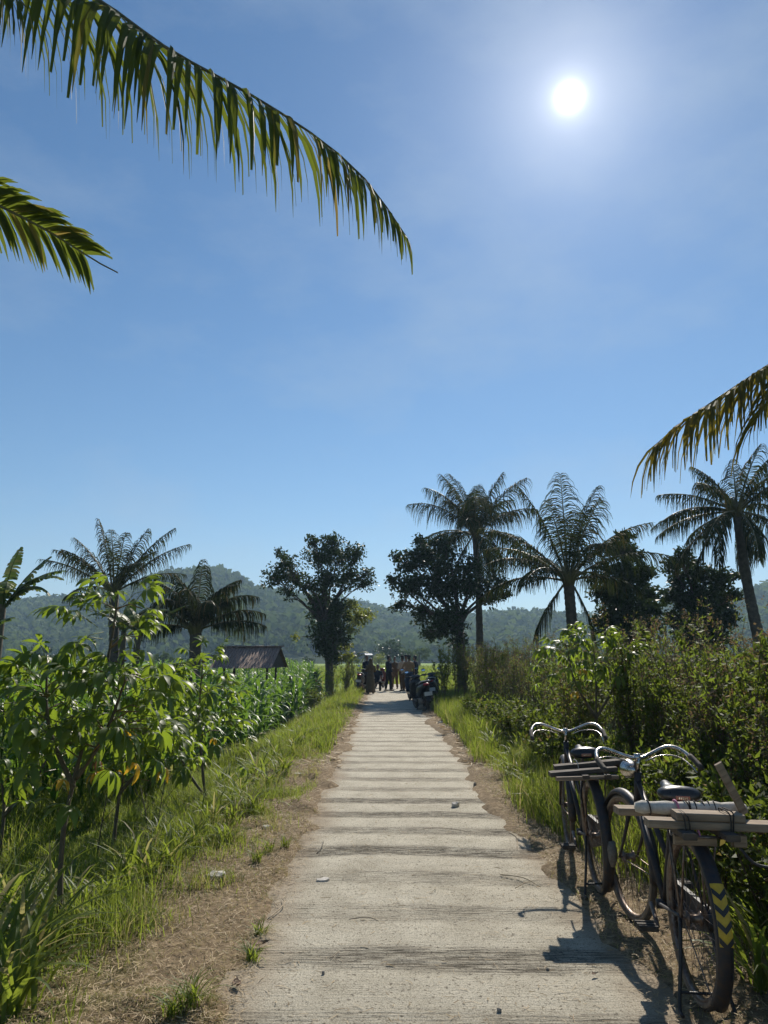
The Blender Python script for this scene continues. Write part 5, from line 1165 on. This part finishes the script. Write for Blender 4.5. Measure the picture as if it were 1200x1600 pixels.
    MB().loft([((-.1, -.25, .29), (.045, 0, 0), (0, 0, .09)), ((-.11, -.6, .29), (.05, 0, 0), (0, 0, .08)), ((-.1, -.72, .28), (.03, 0, 0), (0, 0, .05))], 12, 3).build('engine_case', M_STEEL, root, True)
    MB().tube([(-.1, -.15, .25), (-.2, -.2, .01)], .012, 6).build('side_stand', M_BLACK, root)
    return root
def sctr(px, py, hd, lean, mat, lb, seed, z=.0):
    q = gnd(px, py); scooter(lb, (q.x, q.y + .85, gh(q.x, q.y + .9) if not (RX0 < q.x < RX1) else .005), hd, lean, mat, seed)
sctr(661, 1112, R(12), R(-7), M_PLASTIC, 'nearest parked black scooter seen from behind at the right path edge', 1)
sctr(682, 1104, R(-6), R(-6), M_NAVY, 'dark scooter half in the weeds beside the nearest scooter', 2)
sctr(648, 1097, R(10), R(-6), M_NAVY, 'parked scooter just beyond the nearest scooter', 3)
sctr(563, 1083, R(-8), R(6), M_PLASTIC, 'black motorbike parked at the left path edge beside the robed person', 4)
sctr(592, 1076, R(-20), R(5), M_REDP, 'motorbike parked on the path behind the robed person', 5)

# ------------------------------------------------------------------ people
M_SKIN = solid('brown_skin', (.22, .12, .075), (.16, .085, .052), .55, scale=10, bump=0)
M_HAIR = solid('black_hair', (.012, .010, .009), (.006, .005, .005), .5, scale=40, bump=.3)
def cloth(name, c): return solid(name, c, tuple(x * .7 for x in c), .9, scale=14, bump=.35, spec=.2, dist=.01)
C_NAVY, C_BROWN, C_TAN, C_CREAM, C_BLACK, C_OLIVE, C_ORANGE, C_BLUE, C_GREYB = (cloth(n, c) for n, c in (('navy_cloth', (.02, .028, .05)), ('brown_cloth', (.14, .085, .05)), ('tan_cloth', (.30, .20, .12)), ('cream_cloth', (.48, .41, .33)), ('black_cloth', (.015, .015, .017)), ('olive_brown_robe', (.11, .085, .05)), ('orange_brown_cloth', (.35, .12, .04)), ('blue_cloth', (.03, .07, .20)), ('grey_cloth', (.12, .13, .15))))
def remesh(o, vox, smooth=4):
    m_ = o.modifiers.new('fuse', 'REMESH'); m_.mode = 'VOXEL'; m_.voxel_size = vox; m_.use_smooth_shade = True
    s_ = o.modifiers.new('soft', 'SMOOTH'); s_.factor = .5; s_.iterations = smooth
def limb(mb, pts, rad, n=10): mb.tube(pts, rad, n)
def ball(mb, c, r3, n=12, m=7):
    c = Vector(c); mb.loft([(c + Vector((0, 0, -r3[2] * math.cos(PI * (i + .5) / m))), (r3[0] * math.sin(PI * (i + .5) / m), 0, 0), (0, r3[1] * math.sin(PI * (i + .5) / m), 0)) for i in range(m)], n)
def person(label, x, y, facing, H, top, bottom, arms=('down', 'down'), robe=False, hat=None, stoop=0.0, step=.08, seat=False, z=None, shoes=C_BLACK, veil=None):
    """facing: 0 looks down the path (away from camera), 180 at the camera"""
    k = H / 1.65; base = z if z is not None else (road_top(x, y) if RX0 < x < RX1 else gh(x, y))
    J = lambda a, b_, c_: Vector((a, b_, c_)) * k
    hipz = .86; sit = .40 if seat else 0
    T = Matrix.Rotation(-stoop, 3, 'X')                     # trunk leans forward (+y)
    def tr(v): return T @ (Vector(v) - Vector((0, 0, hipz))) + Vector((0, 0, hipz))
    body = MB()
    torso = [(0, 0, .84), (0, 0, .92), (0, .0, 1.02), (0, .005, 1.14), (0, .0, 1.26), (0, -.005, 1.34), (0, -.005, 1.39)]
    tw = [(.155, .105), (.15, .105), (.128, .092), (.142, .10), (.168, .105), (.15, .085), (.07, .06)]
    def sec(p, a, b_, gr=1.0): q = tr(p); return (q * k, T @ Vector((a * k * gr, 0, 0)), T @ Vector((0, b_ * k * gr, 0)))
    body.loft([sec(p, a, b_) for p, (a, b_) in zip(torso, tw)], 16, 2.3)
    body.tube([tr((0, -.005, 1.36)) * k, tr((0, .01, 1.46)) * k], [.055 * k, .05 * k], 10)
    hd = tr((0, .02, 1.55)); hr = Vector((.074, .092, .112)) * k; ball(body, hd * k, hr, 14, 9)
    body.tube([(hd + Vector((0, .085, -.005))) * k, (hd + Vector((0, .108, -.03))) * k, (hd + Vector((0, .085, -.035))) * k], [.008 * k, .016 * k, .012 * k], 6)      # nose
    for s_ in (-1, 1): ball(body, (hd + Vector((s_ * .075, -.005, -.015))) * k, Vector((.012, .022, .032)) * k, 8, 5)
    ball(body, (hd + Vector((0, .06, -.085))) * k, Vector((.04, .035, .03)) * k, 8, 5)         # chin
    A = {'down': ((.245, -.01, 1.07), (.235, .06, .84)), 'front': ((.235, .02, 1.08), (.10, .22, 1.05)), 'hip': ((.31, -.06, 1.10), (.17, .04, .95)), 'bars': ((.25, .12, 1.12), (.27, .36, 1.02)), 'work': ((.21, .12, 1.10), (.17, .25, .92)), 'head': ((.27, .06, 1.14), (.14, .16, 1.36))}
    arm_pts = []
    for s_, a in zip((-1, 1), arms):
        e, w_ = A[a]; sh0 = tr((s_ * .165, -.005, 1.33)); el = tr((s_ * e[0], e[1], e[2])); wr_ = tr((s_ * w_[0], w_[1], w_[2])); arm_pts.append((sh0, el, wr_))
        body.tube([sh0 * k, sh0.lerp(el, .5) * k, el * k, el.lerp(wr_, .4) * k, wr_ * k], [.052 * k, .046 * k, .038 * k, .037 * k, .026 * k], 10)
        d = (wr_ - el).normalized(); u = d.cross(Vector((s_, 0, .001))).normalized(); v_ = d.cross(u)
        body.tube([wr_ * k, (wr_ + d * .045) * k, (wr_ + d * .09) * k], [.022 * k, .034 * k, .030 * k], 8, sq=(1, .55))
        for f_ in range(4):
            b0 = wr_ + d * .08 + u * (.021 - .014 * f_); ln = (.062, .072, .068, .052)[f_]
            body.tube([b0 * k, (b0 + d * ln * .55 + v_ * .006) * k, (b0 + d * ln * .95 + v_ * .022) * k], [.0095 * k, .009 * k, .0075 * k], 6)
        b0 = wr_ + d * .03 + u * .025; body.tube([b0 * k, (b0 + d * .03 + u * .025) * k, (b0 + d * .06 + u * .028) * k], [.011 * k, .010 * k, .008 * k], 6)
    legs = []
    for s_ in (-1, 1):
        hp = Vector((s_ * .085, 0, .86))
        if seat: kn = Vector((s_ * .16, .40, .80)); an = Vector((s_ * .16, .36, .38)); hp.z = .86
        else: kn = Vector((s_ * .10, .02 + s_ * step * .4, .47)); an = Vector((s_ * .11, s_ * step - .02, .08))
        legs.append((hp, kn, an))
        body.tube([(hp + Vector((0, 0, .03))) * k, hp.lerp(kn, .4) * k, kn * k, kn.lerp(an, .35) * k, an * k], [.085 * k, .078 * k, .055 * k, .054 * k, .036 * k], 12)
        body.tube([(an + Vector((0, -.045, -.045))) * k, (an + Vector((0, .02, -.04))) * k, (an + Vector((s_ * .012, .11, -.055))) * k, (an + Vector((s_ * .015, .17, -.06))) * k], [.028 * k, .038 * k, .032 * k, .018 * k], 8)
    root = body.build('person', M_SKIN); remesh(root, .0125, 3)
    root.location = (x, y, base - (sit * k if seat else 0)); root.rotation_euler = (0, 0, R(-facing)); tag(root, label, 'person', 'people gathered on the path' if abs(x - .4) < 2 else 'people in the maize field')
    # clothing
    sh_ = MB(); sh_.loft([sec((0, 0, .80), .165, .118, 1.06)] + [sec(p, a, b_, 1.12 if i < 5 else 1.16) for i, (p, (a, b_)) in enumerate(zip(torso, tw))], 18, 2.3)
    for (s0_, el, wr_) in arm_pts: sh_.tube([s0_ * k, s0_.lerp(el, .5) * k, el * k, el.lerp(wr_, .82 if robe or top in (C_NAVY, C_OLIVE) else .15) * k], [.066 * k, .060 * k, .052 * k, .046 * k], 12)
    c_ = sh_.build('shirt', top, root, True); remesh(c_, .016, 3)
    tr_ = MB()
    if robe:
        tr_.loft([((0, 0, .06 * k), (.25 * k, 0, 0), (0, .23 * k, 0)), ((0, 0, .3 * k), (.225 * k, 0, 0), (0, .20 * k, 0)), ((0, 0, .6 * k), (.19 * k, 0, 0), (0, .16 * k, 0)), ((0, 0, .9 * k), (.172 * k, 0, 0), (0, .125 * k, 0)), ((0, 0, 1.0 * k), (.14 * k, 0, 0), (0, .105 * k, 0))], 20, 2.2)
        o = tr_.build('skirt', bottom, root, True)
    else:
        for (hp, kn, an) in legs: tr_.tube([(hp + Vector((0, 0, .06))) * k, hp.lerp(kn, .4) * k, kn * k, kn.lerp(an, .45) * k, kn.lerp(an, .97) * k], [.10 * k, .092 * k, .073 * k, .066 * k, .062 * k], 14)
        tr_.loft([((0, 0, .80 * k), (.14 * k, 0, 0), (0, .10 * k, 0)), ((0, 0, .97 * k), (.152 * k, 0, 0), (0, .108 * k, 0))], 16, 2.3)
        o = tr_.build('trousers', bottom, root, True); remesh(o, .016, 3)
    for (hp, kn, an) in legs:
        MB().tube([(an + Vector((0, -.075, -.045))) * k, (an + Vector((0, .02, -.037))) * k, (an + Vector((0, .12, -.052))) * k, (an + Vector((0, .19, -.058))) * k], [.032 * k, .044 * k, .038 * k, .02 * k], 10, sq=(1, .8)).build('shoe', shoes, root, True)
    hm = MB(); ball(hm, (hd + Vector((0, -.022, .022))) * k, hr * 1.06, 14, 9); hr_o = hm.build('hair', M_HAIR, root, True)
    if veil is not None:
        vm = MB(); vm.loft([((hd + Vector((0, -.01, .135))) * k, (.03 * k, 0, 0), (0, .04 * k, 0)), ((hd + Vector((0, -.015, .08))) * k, (.082 * k, 0, 0), (0, .10 * k, 0)), ((hd + Vector((0, -.03, 0))) * k, (.098 * k, 0, 0), (0, .10 * k, 0)), ((hd + Vector((0, -.03, -.12))) * k, (.10 * k, 0, 0), (0, .10 * k, 0)), ((hd + Vector((0, -.02, -.24))) * k, (.19 * k, 0, 0), (0, .13 * k, 0)), ((hd + Vector((0, -.02, -.42))) * k, (.215 * k, 0, 0), (0, .155 * k, 0))], 18, 2.2); vm.build('headscarf', veil, root, True)
    if hat is not None:
        t_ = MB(); q = hd + Vector((0, -.005, .06))
        t_.loft([(q * k, (.088 * k, 0, 0), (0, .105 * k, 0)), ((q + Vector((0, 0, .05))) * k, (.08 * k, 0, 0), (0, .095 * k, 0)), ((q + Vector((0, -.005, .075))) * k, (.03 * k, 0, 0), (0, .04 * k, 0))], 16)
        t_.loft([((q + Vector((0, .03, .0))) * k, (.085 * k, 0, 0), (0, .13 * k, 0)), ((q + Vector((0, .03, .01))) * k, (.08 * k, 0, 0), (0, .125 * k, 0))], 16)
        t_.build('cap', hat, root, True)
    return root
def road_top(x, y): return float(road_h(np.array([x]), np.array([y]))[0]) + .004
def PX(px, Y): return at(px, 1079, Y).x
person('person in dark navy standing behind the black motorbike at the left edge', PX(573, 37.2), 37.2, 150, 1.66, C_NAVY, C_BLACK, ('down', 'front'))
person('person in a long brown robe standing beside the left motorbikes', PX(579, 33.6), 33.6, 10, 1.50, C_OLIVE, C_OLIVE, ('front', 'front'), robe=True, veil=C_OLIVE)
person('person in dark shirt seated on the motorbike behind the robed person', PX(590, 36.9), 36.95, 185, 1.62, C_NAVY, C_BLACK, ('bars', 'bars'), seat=True)
person('person in dark navy jacket standing in the middle of the path', PX(607, 36.4), 36.4, 60, 1.65, C_NAVY, C_BLACK, ('front', 'down'))
person('person in brown clothes standing behind the navy jacketed person', PX(617, 39), 39.0, 190, 1.60, C_BROWN, C_BROWN, ('down', 'down'), step=.12)
person('person in cream shirt and cap with brown trousers at the path centre', PX(629, 36.5), 36.5, -30, 1.65, C_CREAM, C_BROWN, ('down', 'hip'), hat=C_BLACK)
person('person in tan shirt and black trousers with back to the camera', PX(639.5, 36.0), 36.0, 15, 1.67, C_TAN, C_BLACK, ('hip', 'down'), hat=C_BLACK)
person('capped person half hidden behind the tan shirted person', PX(635, 37.6), 37.6, 200, 1.69, C_GREYB, C_BLACK, ('down', 'front'), hat=C_NAVY)
person('person in dark shirt standing rightmost of the group beyond the scooters', PX(649, 36.8), 36.8, -60, 1.64, C_NAVY, C_BLACK, ('front', 'down'))
p = at(493, 1050, 33); person('person in an orange brown shirt standing beside the left tree trunk', p.x, 33, 70, 1.62, C_ORANGE, C_BLACK, ('work', 'work'))
p = at(451, 1050, 30); person('person in blue stooping among the maize right of the hut', p.x, 30, 40, 1.58, C_BLUE, C_NAVY, ('work', 'work'), stoop=.2, hat=C_NAVY)
p = at(403, 1055, Yh); person('person in dark blue seated on the platform of the field hut', p.x, Yh - .35, 175, 1.55, C_BLUE, C_BLACK, ('work', 'work'), seat=True, z=gz + .46 - .40)

# ------------------------------------------------------------------ litter: stones, sticks, leaves
M_PAPER = solid('pale_litter', (.62, .58, .52), (.44, .40, .34), .8, scale=20)
M_DEADLEAF = solid('dead_brown_leaf', (.20, .12, .07), (.10, .06, .036), .8, scale=20)
M_STONE = solid('grey_stone', (.30, .27, .23), (.17, .15, .125), .9, scale=18, bump=.5)
def ontop(px, py):
    q = gnd(px, py); z = gh(q.x, q.y)
    if RX0 - .08 < q.x < RX1 + .1: z = max(z, road_top(q.x, q.y))
    return Vector((q.x, q.y, z))
def slab(px, py, s_, mat, label, cat, name, th=.012, rz=0, seed=1, tilt=.1):
    rnd = random.Random(seed); n = 9; q = ontop(px, py); m_ = MB(); top, bot = [], []
    for i in range(n):
        a = 2 * PI * i / n; r_ = rnd.uniform(.7, 1.1); top.append((math.cos(a) * s_ * r_, math.sin(a) * s_ * .6 * r_, th * rnd.uniform(.6, 1.3))); bot.append((math.cos(a) * s_ * r_ * 1.04, math.sin(a) * s_ * .62 * r_, -.006))
    m_.add(top + bot + [(0, 0, th * 1.3)], [(i, (i + 1) % n, 2 * n) for i in range(n)] + [(i + n, (i + 1) % n + n, (i + 1) % n, i) for i in range(n)] + [tuple(range(2 * n - 1, n - 1, -1))])
    o = m_.build(name, mat, None, False, (q.x, q.y, q.z + .003)); o.rotation_euler = (tilt, 0, rz); tag(o, label, cat); return o
def dleaf(px, py, ln, label, rz, seed):
    rnd = random.Random(seed); q = ontop(px, py); P = []; Wd = []; Ns = []
    for i in range(8):
        t = i / 7; P.append(Vector((ln * (t - .5), ln * .12 * math.sin(t * 3), .004 + ln * .22 * (2 * t - 1) ** 2))); Wd.append(Vector((0, 1, rnd.uniform(-.2, .2))).normalized()); Ns.append(Vector((0, 0, 1)))
    o = MB().strip(P, [ln * .25 * z for z in (.08, .5, .85, 1, .95, .7, .4, .05)], Wd, fold=.7, nrm=Ns).build('fallen_leaf', M_DEADLEAF, None, True, (q.x, q.y, q.z + .003)); o.rotation_euler = (.1, 0, rz); tag(o, label, 'leaf'); return o
slab(338, 1381, .075, M_PAPER, 'flat pale broken tile lying in the dry grass on the left verge', 'tile', 'broken_tile', .022, .3, 3, .18).location.z += .03
slab(712, 1261, .055, M_PAPER, 'small crumpled white litter on the right half of the path', 'litter', 'paper_scrap', .03, 1, 4)
slab(505, 1377, .045, M_PAPER, 'thin pale leaf lying near the left edge of the path', 'leaf', 'fallen_leaf', .008, .2, 5)
slab(466, 1216, .06, M_PAPER, 'white scrap of litter in the grass of the left verge', 'litter', 'paper_scrap', .03, 0, 6)
slab(417, 1297, .06, M_PAPER, 'pale scrap half hidden in the grass at the left shoulder', 'litter', 'paper_scrap', .02, 0, 7)
dleaf(408, 1480, .10, 'curled brown dead leaf at the left path edge', .6, 8)
dleaf(372, 1545, .085, 'brown dead leaf in the straw near the bottom left', 1.9, 9)
slab(742, 1228, .03, M_STONE, 'grey stone at the right shoulder before the tall grass', 'stone', 'stone', .03, 1.1, 10)
slab(688, 1132, .07, M_PAPER, 'pale litter under the weeds before the scooters', 'litter', 'paper_scrap', .04, .5, 11)
slab(856, 1518, .009, M_STONE, 'small dark pebble on the path left of the nearer bicycle shadow', 'stone', 'pebble', .007, 0, 12)
dleaf(930, 1530, .04, 'small brown leaf on the path before the nearer bicycle', .4, 13)
slab(505, 1525, .009, M_STONE, 'small dark pebble on the left half of the path', 'stone', 'pebble', .007, 0, 14)
slab(780, 1580, .010, M_STONE, 'small pebble at the bottom of the path right of centre', 'stone', 'pebble', .006, 0, 15)
M_STICK = solid('pale_dry_stick', (.46, .38, .26), (.28, .21, .13), .85, scale=20)
def stick(px, py, px2, py2, r_, label, mat=M_STICK, bow=.02):
    r_ = r_ * .6
    a, b_ = ontop(px, py), ontop(px2, py2); up = Vector((0, 0, r_ + .003)); m_ = MB().tube(catmull([Vector((0, 0, 0)) + up, (b_ - a) * .5 + up + Vector((bow, bow, .01)), (b_ - a) + up], 8), [r_, r_ * 1.1, r_, r_, r_ * .95, r_ * .9, r_ * .85, r_ * .7, r_ * .5], 6)
    tag(m_.build('stick', mat, None, True, a), label, 'stick', 'sticks and twigs on the path')
stick(782, 1368, 845, 1390, .006, 'pale bent twig in front of the farther bicycle', bow=.03)
stick(805, 1392, 830, 1380, .004, 'small twig crossing below the pale bent twig')
stick(418, 1440, 440, 1405, .006, 'pale dry stalk standing out at the left path edge', bow=.05)
stick(680, 1390, 672, 1400, .003, 'tiny straw piece near the path centre')
stick(545, 1440, 592, 1443, .0025, 'thin dark straw lying across the path left of centre', M_ROPE)
stick(795, 1300, 808, 1325, .006, 'curved pale stalk at the right edge under the grass', bow=.04)
stick(515, 1500, 530, 1488, .003, 'short pale straw on the left half of the path', bow=.02)
stick(660, 1295, 735, 1302, .003, 'long thin straw across the right half of the path', M_STEM)
stick(495, 1335, 505, 1315, .005, 'dry stalk on the left shoulder of the path', M_STEM)
# ------------------------------------------------------------------ the air
hz = MB().box((0, 720, 70), (1720, 1040, 77)).build('haze', None); tag(hz, 'pale blue haze lying in the air over the valley', 'haze', kind='stuff')
m = bpy.data.materials.new('haze_air'); m.use_nodes = True; t = m.node_tree; t.nodes.clear()
pv = t.nodes.new('ShaderNodeVolumePrincipled'); pv.inputs['Color'].default_value = (.50, .74, 1, 1); pv.inputs['Density'].default_value = .00055; pv.inputs['Anisotropy'].default_value = .25
oo = t.nodes.new('ShaderNodeOutputMaterial'); t.links.new(pv.outputs[0], oo.inputs['Volume']); hz.data.materials.append(m)
